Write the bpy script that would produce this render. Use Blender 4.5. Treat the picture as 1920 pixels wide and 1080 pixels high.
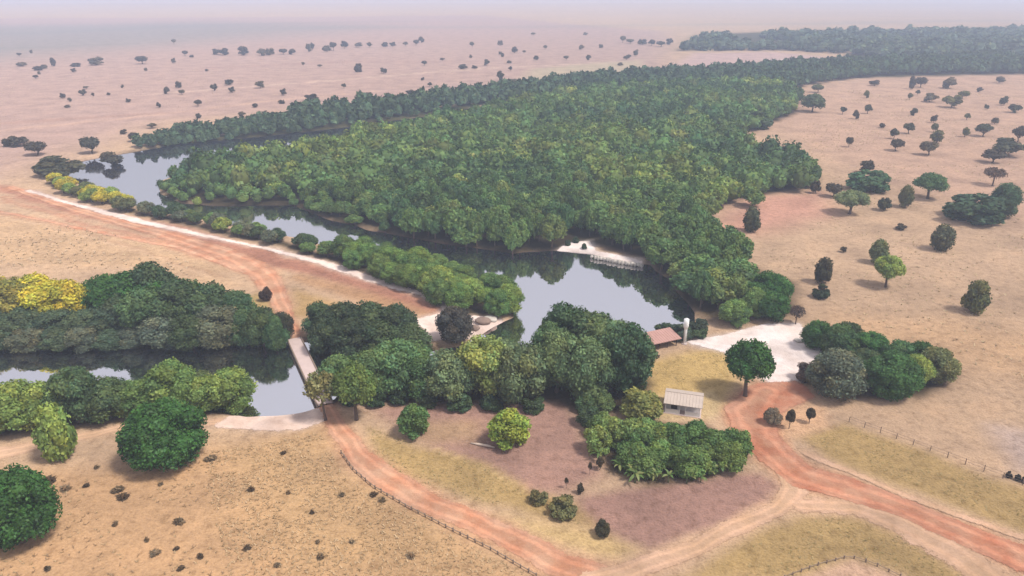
import bpy, math, random
import numpy as np
from mathutils import Vector

sc = bpy.context.scene
for o in list(bpy.data.objects):
    bpy.data.objects.remove(o)
COL = sc.collection
RNG = np.random.default_rng(7)
random.seed(7)

# ------------------------------------------------------------------ camera
CAM_H = 60.0
F_PX = 1371.0                      # focal length in pixels of the 1920 px photograph
HORIZON_Y = -30.0
PITCH = math.atan((540 - HORIZON_Y) / F_PX)
cam_d = bpy.data.cameras.new('camera')
cam = bpy.data.objects.new('camera', cam_d)
COL.objects.link(cam)
cam.location = (0, 0, CAM_H)
cam.rotation_euler = (math.radians(90) - PITCH, 0, 0)
cam_d.sensor_width = 36.0
cam_d.lens = F_PX / 1920 * 36.0
cam_d.clip_start = 0.5
cam_d.clip_end = 40000
sc.camera = cam

# ------------------------------------------------------------------ sky and sun (overcast, hazy)
SUN_DIR = Vector((0.46, -0.26, 0.85)).normalized()
elev = math.asin(SUN_DIR.z)
azim = math.atan2(SUN_DIR.x, SUN_DIR.y)
world = bpy.data.worlds.new('World')
sc.world = world
world.use_nodes = True
wn = world.node_tree
wn.nodes.clear()
wo = wn.nodes.new('ShaderNodeOutputWorld')
bg = wn.nodes.new('ShaderNodeBackground')
sky = wn.nodes.new('ShaderNodeTexSky')
sky.sky_type = 'NISHITA'
sky.sun_disc = False
sky.sun_elevation = elev
sky.sun_rotation = azim
sky.dust_density = 4.0
sky.air_density = 1.0
sky.ozone_density = 1.0
mixw = wn.nodes.new('ShaderNodeMix')
mixw.data_type = 'RGBA'
mixw.inputs['Factor'].default_value = 0.88
wn.links.new(sky.outputs['Color'], mixw.inputs['A'])
mixw.inputs['B'].default_value = (2.95, 2.85, 3.1, 1)       # even cloud cover
wn.links.new(mixw.outputs['Result'], bg.inputs['Color'])
bg.inputs['Strength'].default_value = 0.10
wn.links.new(bg.outputs['Background'], wo.inputs['Surface'])

sun_d = bpy.data.lights.new('sun', 'SUN')
sun_d.energy = 1.5
sun_d.angle = math.radians(10)
sun_d.color = (1.0, 0.94, 0.86)
sun = bpy.data.objects.new('sun', sun_d)
COL.objects.link(sun)
sun.location = (0, 0, 200)
sun.rotation_euler = SUN_DIR.to_track_quat('Z', 'Y').to_euler()

sc.view_settings.view_transform = 'Standard'
sc.view_settings.look = 'None'
sc.view_settings.gamma = 1
sc.view_settings.use_curve_mapping = False
sc.view_settings.exposure = 1.58
sc.render.engine = 'CYCLES'
sc.cycles.volume_bounces = 2
sc.cycles.max_bounces = 6
sc.cycles.transparent_max_bounces = 12

# ------------------------------------------------------------------ pixel -> ground, noise, distance helpers
CP, SP = math.cos(PITCH), math.sin(PITCH)


def gp(x, y, z=0.0):
    """ground point (x, y) seen at photograph pixel x, y"""
    u = (x - 960) / F_PX
    v = (540 - y) / F_PX
    dx, dy, dz = u, CP + v * SP, -SP + v * CP
    t = (z - CAM_H) / dz
    return (dx * t, dy * t)


def ppm(x, y):
    """pixels per metre across the view at a ground pixel, and up an upright thing standing there"""
    X, Y = gp(x, y)
    depth = Y * CP + CAM_H * SP
    k = F_PX / depth
    a = math.atan2(CAM_H, Y)
    return k, k * math.cos(a)


def gpoly(pts):
    return np.array([gp(*p) for p in pts])


def _hash(ix, iy, seed):
    h = (ix * 374761393 + iy * 668265263 + seed * 974711) & 0x7fffffff
    h = ((h ^ (h >> 13)) * 1274126177) & 0x7fffffff
    return ((h ^ (h >> 16)) & 0xffff) / 65535.0


def vnoise(x, y, scale, seed=0):
    x = np.asarray(x, float) / scale
    y = np.asarray(y, float) / scale
    ix = np.floor(x).astype(np.int64)
    iy = np.floor(y).astype(np.int64)
    fx, fy = x - ix, y - iy
    fx = fx * fx * (3 - 2 * fx)
    fy = fy * fy * (3 - 2 * fy)
    a, b = _hash(ix, iy, seed), _hash(ix + 1, iy, seed)
    c, d = _hash(ix, iy + 1, seed), _hash(ix + 1, iy + 1, seed)
    return (a * (1 - fx) + b * fx) * (1 - fy) + (c * (1 - fx) + d * fx) * fy * 1.0


def fnoise(x, y, scale, seed=0):
    return (vnoise(x, y, scale, seed) * 0.55 + vnoise(x, y, scale * 0.43, seed + 5) * 0.3
            + vnoise(x, y, scale * 0.19, seed + 9) * 0.15) - 0.5


def seg_dist(px, py, ax, ay, bx, by):
    dx, dy = bx - ax, by - ay
    L = dx * dx + dy * dy + 1e-12
    t = np.clip(((px - ax) * dx + (py - ay) * dy) / L, 0, 1)
    return np.hypot(px - ax - t * dx, py - ay - t * dy), t


def poly_sd(px, py, P):
    """signed distance to polygon, positive inside"""
    d = np.full(px.shape, 1e9)
    ins = np.zeros(px.shape, bool)
    n = len(P)
    for i in range(n):
        ax, ay = P[i]
        bx, by = P[(i + 1) % n]
        dd, _ = seg_dist(px, py, ax, ay, bx, by)
        d = np.minimum(d, dd)
        c = ((ay > py) != (by > py))
        with np.errstate(divide='ignore', invalid='ignore'):
            xi = (bx - ax) * (py - ay) / (by - ay) + ax
        ins ^= c & (px < xi)
    return np.where(ins, d, -d)


def line_sd(px, py, P, W):
    """signed distance inside a stroke of varying half width W along polyline P"""
    best = np.full(px.shape, -1e9)
    rat = np.full(px.shape, 9.0)
    for i in range(len(P) - 1):
        d, t = seg_dist(px, py, P[i][0], P[i][1], P[i + 1][0], P[i + 1][1])
        w = W[i] * (1 - t) + W[i + 1] * t
        best = np.maximum(best, w - d)
        rat = np.minimum(rat, d / w)
    line_sd.ratio = rat
    return best


def sd_boxed(px, py, P, pad, fn):
    out = np.full(px.shape, -1e9)
    P = np.asarray(P)
    m = (px > P[:, 0].min() - pad) & (px < P[:, 0].max() + pad) & (py > P[:, 1].min() - pad) & (py < P[:, 1].max() + pad)
    out[m] = fn(px[m], py[m])
    return out


def smooth(a, b, x):
    t = np.clip((x - a) / (b - a), 0, 1)
    return t * t * (3 - 2 * t)


GAIN = 1.55


def s2l(c):
    c = np.array(c, float) / 255.0
    return np.where(c <= 0.04045, c / 12.92, ((c + 0.055) / 1.055) ** 2.4)


def alb(r, g, b):
    """surface colour from the picture's sRGB under this light"""
    return tuple(s2l((r, g, b)) / GAIN)


# ------------------------------------------------------------------ object helpers
def tag(o, label=None, cat=None, group=None, kind=None):
    if label: o['label'] = label
    if cat: o['category'] = cat
    if group: o['group'] = group
    if kind: o['kind'] = kind
    return o


def mesh_np(name, V, Fq, mat, attrs=None, smooth_sh=False, ftri=None):
    me = bpy.data.meshes.new(name)
    V = np.asarray(V, np.float32)
    Fq = np.asarray(Fq, np.int32)
    k = Fq.shape[1]
    me.vertices.add(len(V))
    me.vertices.foreach_set('co', V.ravel())
    me.loops.add(Fq.size)
    me.loops.foreach_set('vertex_index', Fq.ravel())
    me.polygons.add(len(Fq))
    me.polygons.foreach_set('loop_start', np.arange(0, Fq.size, k, dtype=np.int32))
    me.polygons.foreach_set('loop_total', np.full(len(Fq), k, np.int32))
    if smooth_sh:
        me.polygons.foreach_set('use_smooth', np.ones(len(Fq), bool))
    me.update(calc_edges=True)
    for an, (typ, dom, arr) in (attrs or {}).items():
        a = me.attributes.new(an, typ, dom)
        arr = np.asarray(arr, np.float32)
        a.data.foreach_set('color' if typ == 'FLOAT_COLOR' else 'value', arr.ravel())
    if mat: me.materials.append(mat)
    return me


def link(name, me, parent=None, loc=None):
    o = bpy.data.objects.new(name, me)
    COL.objects.link(o)
    if parent: o.parent = parent
    if loc is not None: o.location = loc
    return o


def empty(name, loc, rz=0.0, scale=(1, 1, 1)):
    o = bpy.data.objects.new(name, None)
    o.empty_display_size = 0.5
    COL.objects.link(o)
    o.location = loc
    o.rotation_euler = (0, 0, rz)
    o.scale = scale
    return o


class MB:
    """collects simple solids into one mesh"""
    def __init__(self):
        self.v, self.f = [], []

    def box(self, x0, x1, y0, y1, z0, z1):
        n = len(self.v)
        self.v += [(x0, y0, z0), (x1, y0, z0), (x1, y1, z0), (x0, y1, z0), (x0, y0, z1), (x1, y0, z1), (x1, y1, z1), (x0, y1, z1)]
        for q in ((0, 3, 2, 1), (4, 5, 6, 7), (0, 1, 5, 4), (1, 2, 6, 5), (2, 3, 7, 6), (3, 0, 4, 7)):
            self.f.append(tuple(n + i for i in q))
        return self

    def hexa(self, b, t):
        """solid between two quads (lists of four points, same winding)"""
        n = len(self.v)
        self.v += list(b) + list(t)
        for q in ((0, 3, 2, 1), (4, 5, 6, 7), (0, 1, 5, 4), (1, 2, 6, 5), (2, 3, 7, 6), (3, 0, 4, 7)):
            self.f.append(tuple(n + i for i in q))
        return self

    def tube(self, pts, rad, seg=7, cap=True):
        n0 = len(self.v)
        pts = [Vector(p) for p in pts]
        for i, p in enumerate(pts):
            d = (pts[min(i + 1, len(pts) - 1)] - pts[max(i - 1, 0)]).normalized()
            a = d.orthogonal().normalized() if abs(d.z) < 0.9 else Vector((1, 0, 0)).cross(d).normalized()
            b = d.cross(a)
            for k in range(seg):
                t = 2 * math.pi * k / seg
                self.v.append(tuple(p + (a * math.cos(t) + b * math.sin(t)) * rad[i]))
        for i in range(len(pts) - 1):
            for k in range(seg):
                k2 = (k + 1) % seg
                self.f.append((n0 + i * seg + k, n0 + i * seg + k2, n0 + (i + 1) * seg + k2, n0 + (i + 1) * seg + k))
        if cap:
            self.f.append(tuple(n0 + k for k in range(seg))[::-1])
            self.f.append(tuple(n0 + (len(pts) - 1) * seg + k for k in range(seg)))
        return self

    def mesh(self, name, mat, smooth_sh=False):
        me = bpy.data.meshes.new(name)
        me.from_pydata([tuple(map(float, p)) for p in self.v], [], self.f)
        if smooth_sh:
            for p in me.polygons: p.use_smooth = True
        me.update()
        if mat: me.materials.append(mat)
        return me

    def build(self, name, mat, parent=None, smooth_sh=False):
        return link(name, self.mesh(name, mat, smooth_sh), parent)


# ------------------------------------------------------------------ materials
def new_mat(name):
    m = bpy.data.materials.new(name)
    m.use_nodes = True
    nt = m.node_tree
    nt.nodes.clear()
    out = nt.nodes.new('ShaderNodeOutputMaterial')
    return m, nt, out


def N(nt, typ, **kw):
    n = nt.nodes.new(typ)
    for k, v in kw.items():
        if k == 'inp':
            for a, b in v.items(): n.inputs[a].default_value = b
        else:
            setattr(n, k, v)
    return n


def mixc(nt, a, b, fac, blend='MIX'):
    n = nt.nodes.new('ShaderNodeMix')
    n.data_type = 'RGBA'
    n.blend_type = blend
    for sock, val in (('A', a), ('B', b), ('Factor', fac)):
        s = n.inputs[sock] if sock != 'Factor' else n.inputs['Factor']
        if hasattr(val, 'node'):
            nt.links.new(val, s)
        elif isinstance(val, (int, float)):
            s.default_value = val
        else:
            s.default_value = (*val, 1)[:4]
    return n.outputs['Result']


def noise(nt, pos, scale, detail=4, rough=0.55):
    n = N(nt, 'ShaderNodeTexNoise', inp={'Scale': scale, 'Detail': detail, 'Roughness': rough})
    nt.links.new(pos, n.inputs['Vector'])
    return n.outputs['Fac']


def ramp(nt, fac, stops):
    r = nt.nodes.new('ShaderNodeValToRGB')
    els = r.color_ramp.elements
    while len(els) < len(stops): els.new(0.5)
    for e, (p, c) in zip(els, stops):
        e.position = p
        e.color = (*c, 1) if len(c) == 3 else c
    nt.links.new(fac, r.inputs['Fac'])
    return r.outputs['Color']


def soil_detail(nt, base, bump_s=0.4, spots=0.35):
    """grain, clods and blotches on a soil colour, in metres of the place"""
    geo = N(nt, 'ShaderNodeNewGeometry')
    p = geo.outputs['Position']
    n1 = noise(nt, p, 0.10, 4)
    n2 = noise(nt, p, 0.75, 5, 0.62)
    n3 = noise(nt, p, 3.2, 3, 0.6)
    c = mixc(nt, base, ramp(nt, n1, [(0.30, (0.70, 0.70, 0.72)), (0.55, (1, 1, 1)), (0.75, (1.16, 1.12, 1.08))]), 0.75, 'MULTIPLY')
    c = mixc(nt, c, ramp(nt, n2, [(0.30, (0.66, 0.62, 0.58)), (0.48, (1, 1, 1)), (0.72, (1.22, 1.2, 1.18))]), spots * 1.8, 'MULTIPLY')
    c = mixc(nt, c, ramp(nt, n3, [(0.3, (0.72, 0.7, 0.68)), (0.5, (1, 1, 1)), (0.72, (1.2, 1.2, 1.2))]), spots * 1.5, 'MULTIPLY')
    h = N(nt, 'ShaderNodeMath', operation='ADD')
    nt.links.new(n2, h.inputs[0])
    nt.links.new(n3, h.inputs[1])
    b = N(nt, 'ShaderNodeBump', inp={'Strength': bump_s, 'Distance': 0.5})
    nt.links.new(h.outputs[0], b.inputs['Height'])
    return c, b.outputs['Normal'], p


def ground_mat():
    m, nt, out = new_mat('ground_soil')
    at = N(nt, 'ShaderNodeAttribute', attribute_name='tint')
    c, nrm, p = soil_detail(nt, at.outputs['Color'], 0.5, 0.42)
    d = N(nt, 'ShaderNodeBsdfDiffuse', inp={'Roughness': 0.9})
    nt.links.new(c, d.inputs['Color'])
    nt.links.new(nrm, d.inputs['Normal'])
    nt.links.new(d.outputs[0], out.inputs['Surface'])
    return m


def sheet_mat(name, col, col2=None, spots=0.25, bump=0.3, ruts=0.0):
    m, nt, out = new_mat(name)
    geo = N(nt, 'ShaderNodeNewGeometry')
    pos = geo.outputs['Position']
    if col2:
        base = mixc(nt, col, col2, ramp(nt, noise(nt, pos, 0.22, 4), [(0.38, (0, 0, 0)), (0.62, (1, 1, 1))]))
    else:
        base = mixc(nt, col, col, 0.0)
    ac = N(nt, 'ShaderNodeAttribute', attribute_name='across')
    wob = N(nt, 'ShaderNodeMath', operation='MULTIPLY_ADD', inp={1: 0.5, 2: -0.25})
    nt.links.new(noise(nt, pos, 0.35, 3), wob.inputs[0])
    acw = N(nt, 'ShaderNodeMath', operation='ADD')
    nt.links.new(ac.outputs['Fac'], acw.inputs[0])
    nt.links.new(wob.outputs[0], acw.inputs[1])
    base = mixc(nt, base, ramp(nt, acw.outputs[0], [(0.0, (0.86, 0.88, 0.86)), (0.24, (0.9, 0.91, 0.9)), (0.40, (1.14, 1.12, 1.1)), (0.56, (1.14, 1.12, 1.1)), (0.74, (0.88, 0.88, 0.88)), (0.95, (1, 1, 1))]), ruts, 'MULTIPLY')
    c, nrm, p = soil_detail(nt, base, bump, spots)
    d = N(nt, 'ShaderNodeBsdfDiffuse', inp={'Roughness': 0.9})
    nt.links.new(c, d.inputs['Color'])
    nt.links.new(nrm, d.inputs['Normal'])
    tr = N(nt, 'ShaderNodeBsdfTransparent')
    at = N(nt, 'ShaderNodeAttribute', attribute_name='edge')
    nz = noise(nt, p, 0.9, 4, 0.65)
    a = N(nt, 'ShaderNodeMath', operation='ADD')
    nt.links.new(at.outputs['Fac'], a.inputs[0])
    nt.links.new(nz, a.inputs[1])
    nz2 = noise(nt, p, 7.0, 2, 0.6)
    a2 = N(nt, 'ShaderNodeMath', operation='MULTIPLY_ADD', inp={1: 0.9})
    nt.links.new(nz2, a2.inputs[0])
    nt.links.new(a.outputs[0], a2.inputs[2])
    mr = N(nt, 'ShaderNodeMapRange', inp={'From Min': 1.40, 'From Max': 1.43})
    nt.links.new(a2.outputs[0], mr.inputs['Value'])
    ms = N(nt, 'ShaderNodeMixShader')
    nt.links.new(mr.outputs[0], ms.inputs['Fac'])
    nt.links.new(tr.outputs[0], ms.inputs[1])
    nt.links.new(d.outputs[0], ms.inputs[2])
    nt.links.new(ms.outputs[0], out.inputs['Surface'])
    return m


def leaf_mat():
    m, nt, out = new_mat('foliage')
    at = N(nt, 'ShaderNodeAttribute', attribute_name='tint')
    oi = N(nt, 'ShaderNodeObjectInfo')
    c = mixc(nt, at.outputs['Color'], oi.outputs['Color'], 1.0, 'MULTIPLY')
    d = N(nt, 'ShaderNodeBsdfDiffuse')
    nt.links.new(c, d.inputs['Color'])
    t = N(nt, 'ShaderNodeBsdfTranslucent')
    nt.links.new(mixc(nt, c, (1.0, 1.15, 0.6), 1.0, 'MULTIPLY'), t.inputs['Color'])
    g = N(nt, 'ShaderNodeBsdfGlossy', inp={'Roughness': 0.55, 'Color': (0.9, 0.95, 0.9, 1)})
    m1 = N(nt, 'ShaderNodeMixShader', inp={'Fac': 0.22})
    nt.links.new(d.outputs[0], m1.inputs[1])
    nt.links.new(t.outputs[0], m1.inputs[2])
    m2 = N(nt, 'ShaderNodeMixShader', inp={'Fac': 0.015})
    nt.links.new(m1.outputs[0], m2.inputs[1])
    nt.links.new(g.outputs[0], m2.inputs[2])
    nt.links.new(m2.outputs[0], out.inputs['Surface'])
    return m


def plain_mat(name, col, rough=0.8, var=0.25, scale=2.0, metallic=0.0, bump=0.2):
    m, nt, out = new_mat(name)
    tc = N(nt, 'ShaderNodeTexCoord')
    nz = noise(nt, tc.outputs['Object'], scale, 5, 0.6)
    c = mixc(nt, tuple(x * (1 - var) for x in col), tuple(min(1, x * (1 + var)) for x in col), nz)
    b = N(nt, 'ShaderNodeBsdfPrincipled', inp={'Roughness': rough, 'Metallic': metallic})
    nt.links.new(c, b.inputs['Base Color'])
    bp = N(nt, 'ShaderNodeBump', inp={'Strength': bump, 'Distance': 0.05})
    nt.links.new(nz, bp.inputs['Height'])
    nt.links.new(bp.outputs[0], b.inputs['Normal'])
    nt.links.new(b.outputs[0], out.inputs['Surface'])
    return m


def water_mat():
    m, nt, out = new_mat('river_water')
    geo = N(nt, 'ShaderNodeNewGeometry')
    p = geo.outputs['Position']
    nz = noise(nt, p, 0.9, 3, 0.5)
    bp = N(nt, 'ShaderNodeBump', inp={'Strength': 0.05, 'Distance': 0.05})
    nt.links.new(nz, bp.inputs['Height'])
    d = N(nt, 'ShaderNodeBsdfDiffuse', inp={'Color': (0.012, 0.012, 0.018, 1)})
    g = N(nt, 'ShaderNodeBsdfGlossy', inp={'Roughness': 0.03, 'Color': (1.0, 0.99, 0.99, 1)})
    nt.links.new(bp.outputs[0], g.inputs['Normal'])
    rr = N(nt, 'ShaderNodeMapRange', inp={'From Min': 0.45, 'From Max': 0.7, 'To Min': 0.02, 'To Max': 0.10})
    nt.links.new(noise(nt, p, 0.07, 3), rr.inputs['Value'])
    nt.links.new(rr.outputs[0], g.inputs['Roughness'])
    fr = N(nt, 'ShaderNodeFresnel', inp={'IOR': 12.0})
    ms = N(nt, 'ShaderNodeMixShader')
    nt.links.new(fr.outputs[0], ms.inputs['Fac'])
    nt.links.new(d.outputs[0], ms.inputs[1])
    nt.links.new(g.outputs[0], ms.inputs[2])
    nt.links.new(ms.outputs[0], out.inputs['Surface'])
    return m


M_GROUND = ground_mat()
M_LEAF = leaf_mat()
M_BARK = plain_mat('bark', (0.11, 0.075, 0.055), 0.95, 0.35, 6.0)
M_WATER = water_mat()
M_ROAD = sheet_mat('red_dirt', alb(202, 136, 106), alb(220, 168, 138), 0.22, ruts=0.9)
M_TRACK = sheet_mat('field_dirt', alb(208, 150, 118), alb(220, 175, 145), 0.2, ruts=0.9)
M_SHOULDER = sheet_mat('pale_dirt', alb(228, 190, 160), alb(215, 178, 145), 0.2, ruts=0.6)
M_SAND = sheet_mat('pale_sand', (0.68, 0.56, 0.50), (0.54, 0.43, 0.37), 0.16)
M_SANDR = sheet_mat('white_sand', (0.72, 0.64, 0.60), (0.60, 0.51, 0.46), 0.16)
M_LANDING = sheet_mat('landing_sand', (0.60, 0.47, 0.40), (0.50, 0.37, 0.30), 0.16)
M_ROCK = plain_mat('pale_rock', (0.42, 0.38, 0.33), 0.9, 0.3, 1.5, bump=0.6)
M_BROCK = plain_mat('brown_rock', (0.20, 0.14, 0.11), 0.95, 0.35, 1.5, bump=0.6)
M_WHITE = plain_mat('white_wall_paint', (0.62, 0.60, 0.58), 0.7, 0.10, 1.2)
M_TANK = plain_mat('white_tank_paint', (0.74, 0.74, 0.72), 0.45, 0.05, 0.8)
M_CONC = plain_mat('pale_concrete', (0.46, 0.36, 0.33), 0.9, 0.14, 0.9)
M_ROOFP = plain_mat('pale_roof_sheet', (0.40, 0.33, 0.28), 0.75, 0.16, 0.9)
M_ROOFR = plain_mat('faded_red_roof', (0.36, 0.205, 0.17), 0.85, 0.22, 0.9)
M_DARKWOOD = plain_mat('dark_wood', (0.06, 0.045, 0.038), 0.9, 0.3, 4.0)
M_WOOD = plain_mat('weathered_wood', (0.20, 0.145, 0.105), 0.9, 0.3, 4.0)
M_PALEWOOD = plain_mat('bleached_wood', (0.48, 0.38, 0.30), 0.9, 0.2, 3.0)
M_GLASS = plain_mat('dark_glass', (0.02, 0.025, 0.03), 0.15, 0.1, 1.0, bump=0.0)
M_IRON = plain_mat('dull_iron', (0.10, 0.09, 0.085), 0.6, 0.2, 3.0, metallic=0.6)

# ------------------------------------------------------------------ outlines of water (photograph pixels -> ground)
WATER_Z = -0.55
RIVER_PX = [(985, 600), (978, 562), (945, 540), (870, 516), (770, 490), (670, 466), (600, 452), (480, 426), (380, 406), (290, 392),
            (225, 370), (160, 342), (132, 324), (152, 304), (235, 289), (330, 273), (500, 256), (650, 240), (800, 220), (880, 205), (960, 194),
            (962, 203), (880, 217), (800, 235), (650, 264), (520, 288), (420, 308), (345, 320), (290, 340), (290, 364), (330, 384),
            (420, 390), (540, 388), (605, 414), (700, 438), (850, 466), (960, 480), (1040, 475), (1105, 482), (1205, 500), (1248, 532),
            (1286, 585), (1280, 612), (1205, 622), (1188, 640), (1190, 668), (1110, 690), (1010, 690), (960, 700), (860, 722), (740, 726),
            (622, 728), (600, 752), (560, 764), (470, 768), (350, 748), (200, 748), (0, 762), (-260, 775),
            (-260, 655), (0, 652), (150, 658), (280, 648), (470, 640), (550, 652), (612, 648), (700, 664), (800, 668), (880, 655), (940, 618)]
RIVER = np.array([gp(x, y, WATER_Z) for x, y in RIVER_PX])


def water_sd(x, y):
    x = np.asarray(x, float)
    y = np.asarray(y, float)
    wx = x + fnoise(x, y, 9, 3) * 2.0
    wy = y + fnoise(x, y, 9, 4) * 2.0
    return sd_boxed(wx, wy, RIVER, 40, lambda a, b: poly_sd(a, b, RIVER))


def terrain(x, y, wsd=None):
    x = np.asarray(x, float)
    y = np.asarray(y, float)
    if wsd is None: wsd = water_sd(x, y)
    z = fnoise(x, y, 45, 21) * 0.5 + 0.05
    far = smooth(300, 900, np.hypot(x, y))
    z = z + far * fnoise(x, y, 420, 31) * 5.0
    bank = smooth(-3.5, 1.5, wsd)
    return z * (1 - bank) + bank * (-2.2)


def tz(x, y):
    return float(terrain(np.array([x]), np.array([y]))[0])


# ------------------------------------------------------------------ ground colours: each patch of soil or dry grass has its own outline
TAN = alb(206, 175, 144)
ZONES = []     # (kind, polygon/polyline, widths, colour, softness m, strength)


def zone(pts, col, soft=2.0, k=1.0):
    ZONES.append(('p', gpoly(pts), None, col, soft, k))


def band(pts, w_px, col, soft=1.5, k=1.0):
    P = gpoly(pts)
    if not isinstance(w_px, (list, tuple)): w_px = [w_px] * len(pts)
    W = [0.5 * w / ppm(*p)[0] for w, p in zip(w_px, pts)]
    ZONES.append(('l', P, W, col, soft, k))


OLIVE = alb(184, 156, 106)
OLIVE2 = alb(170, 144, 94)
MAUVE = alb(172, 136, 122)
PINKTAN = alb(216, 172, 140)
BROWN = alb(172, 128, 100)
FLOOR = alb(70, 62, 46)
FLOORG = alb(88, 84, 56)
# plains
zone([(-900, 330), (-900, 40), (900, 30), (1250, 60), (1250, 130), (900, 180), (300, 230), (0, 330)], alb(190, 160, 148), 25, 0.9)
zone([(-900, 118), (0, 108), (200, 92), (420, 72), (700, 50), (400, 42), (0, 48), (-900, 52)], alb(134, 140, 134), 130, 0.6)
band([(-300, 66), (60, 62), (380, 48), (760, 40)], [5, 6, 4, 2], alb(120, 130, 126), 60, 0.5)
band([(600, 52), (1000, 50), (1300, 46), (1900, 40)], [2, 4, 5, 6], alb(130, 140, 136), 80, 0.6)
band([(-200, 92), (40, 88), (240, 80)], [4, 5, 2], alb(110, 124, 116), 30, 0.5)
band([(300, 175), (640, 150), (900, 128), (1200, 115)], [6, 8, 8, 6], alb(236, 206, 182), 5, 0.8)
band([(0, 245), (240, 222), (500, 190), (700, 172)], [8, 8, 8, 6], alb(230, 190, 160), 4, 0.7)
band([(380, 128), (640, 115), (900, 115)], [14, 22, 10], alb(176, 140, 128), 10, 0.6)
band([(0, 232), (300, 212)], [14, 10], alb(178, 136, 116), 6, 0.6)
zone([(960, 160), (1000, 128), (1200, 112), (1210, 126), (1100, 150)], alb(196, 180, 150), 8, 0.8)
zone([(1380, 215), (1560, 145), (1920, 135), (2300, 130), (2300, 420), (1900, 420), (1620, 330)], alb(210, 174, 150), 20, 0.8)
zone([(1330, 430), (1400, 370), (1540, 360), (1560, 400), (1420, 440)], alb(214, 160, 140), 8, 0.8)
zone([(1860, 800), (1920, 810), (2100, 830), (2100, 880), (1900, 880)], alb(208, 184, 170), 3, 0.9)
zone([(1560, 640), (1760, 690), (2300, 760), (2300, 700), (1800, 600), (1560, 590)], alb(212, 172, 128), 8, 0.5)
# left field
zone([(-300, 430), (0, 400), (300, 460), (430, 500), (420, 545), (300, 500), (150, 500), (-300, 480)], alb(210, 176, 138), 4, 0.7)
band([(0, 352), (150, 398), (330, 432), (480, 478), (600, 508), (720, 545), (830, 585)], [34, 46, 52, 50, 48, 50, 44], alb(184, 132, 110), 2.0, 0.95)
band([(0, 372), (150, 418), (300, 452), (430, 492)], [8, 10, 12, 14], alb(196, 138, 112), 1.2, 0.8)
band([(-80, 385), (100, 428), (260, 470), (400, 520)], [5, 6, 7, 8], alb(228, 194, 160), 0.8, 0.8)
band([(180, 412), (330, 446), (460, 486)], [6, 7, 8], alb(224, 180, 150), 0.8, 0.7)
band([(240, 430), (420, 470), (560, 500), (660, 530)], [8, 10, 12, 12], alb(150, 108, 92), 1.0, 0.6)
band([(560, 520), (700, 560), (800, 590)], [30, 42, 30], alb(184, 140, 100), 2, 0.7)
zone([(440, 560), (520, 540), (540, 600), (500, 650), (430, 600)], alb(176, 152, 98), 2, 0.8)
zone([(550, 540), (680, 580), (720, 600), (600, 600), (550, 590)], alb(186, 154, 102), 2, 0.8)
band([(0, 400), (220, 455), (420, 520)], [5, 5, 5], alb(168, 126, 100), 0.8, 0.5)
# foreground
zone([(-300, 880), (250, 880), (620, 800), (650, 880), (1010, 1090), (-300, 1200)], alb(198, 160, 120), 3, 0.9)
zone([(420, 840), (620, 800), (650, 880), (1000, 1080), (560, 1090), (460, 960)], alb(198, 164, 122), 6, 0.8)
zone([(680, 762), (800, 755), (1060, 752), (1110, 840), (1130, 890), (1060, 925), (990, 925), (900, 868), (820, 850), (760, 800)], MAUVE, 2.0, 0.95)
zone([(1085, 930), (1250, 905), (1420, 885), (1478, 915), (1450, 945), (1330, 990), (1215, 1030), (1130, 1000), (1090, 965)], MAUVE, 1.2, 1)
zone([(690, 800), (780, 835), (890, 862), (990, 925), (1075, 945), (1090, 985), (1000, 968), (880, 935), (760, 895), (700, 850)], OLIVE, 1.5, 0.95)
band([(800, 850), (900, 872), (985, 930), (1060, 945), (1110, 980)], [8, 18, 20, 26, 16], OLIVE2, 1.2, 0.9)
band([(820, 840), (900, 875), (985, 925)], [6, 6, 6], alb(220, 190, 140), 0.5, 0.8)
zone([(930, 968), (1100, 990), (1200, 1030), (1160, 1058), (1040, 1020)], alb(214, 184, 130), 1.5, 0.9)
zone([(760, 790), (900, 790), (900, 830), (800, 830)], alb(190, 160, 120), 2, 0.6)
zone([(1210, 680), (1300, 655), (1385, 655), (1385, 720), (1345, 770), (1235, 780), (1215, 730)], alb(206, 176, 116), 2, 0.95)
zone([(1225, 745), (1330, 730), (1360, 760), (1340, 785), (1240, 790)], alb(222, 196, 150), 1.2, 0.8)
zone([(1500, 815), (1590, 795), (1750, 850), (1960, 935), (2200, 1000), (2200, 1100), (1920, 1000), (1700, 915), (1560, 860)], OLIVE, 1.5, 0.95)
zone([(1270, 1090), (1380, 1020), (1500, 965), (1640, 968), (1700, 1000), (1860, 1100), (1720, 1090), (1600, 1048), (1480, 1090)], OLIVE, 1.5, 0.95)
zone([(1500, 1090), (1595, 1052), (1700, 1090), (1700, 1200), (1480, 1200)], alb(216, 180, 152), 0.8, 1)
zone([(1430, 770), (1540, 755), (1560, 800), (1480, 830), (1430, 800)], alb(226, 184, 146), 1.5, 0.9)
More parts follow.
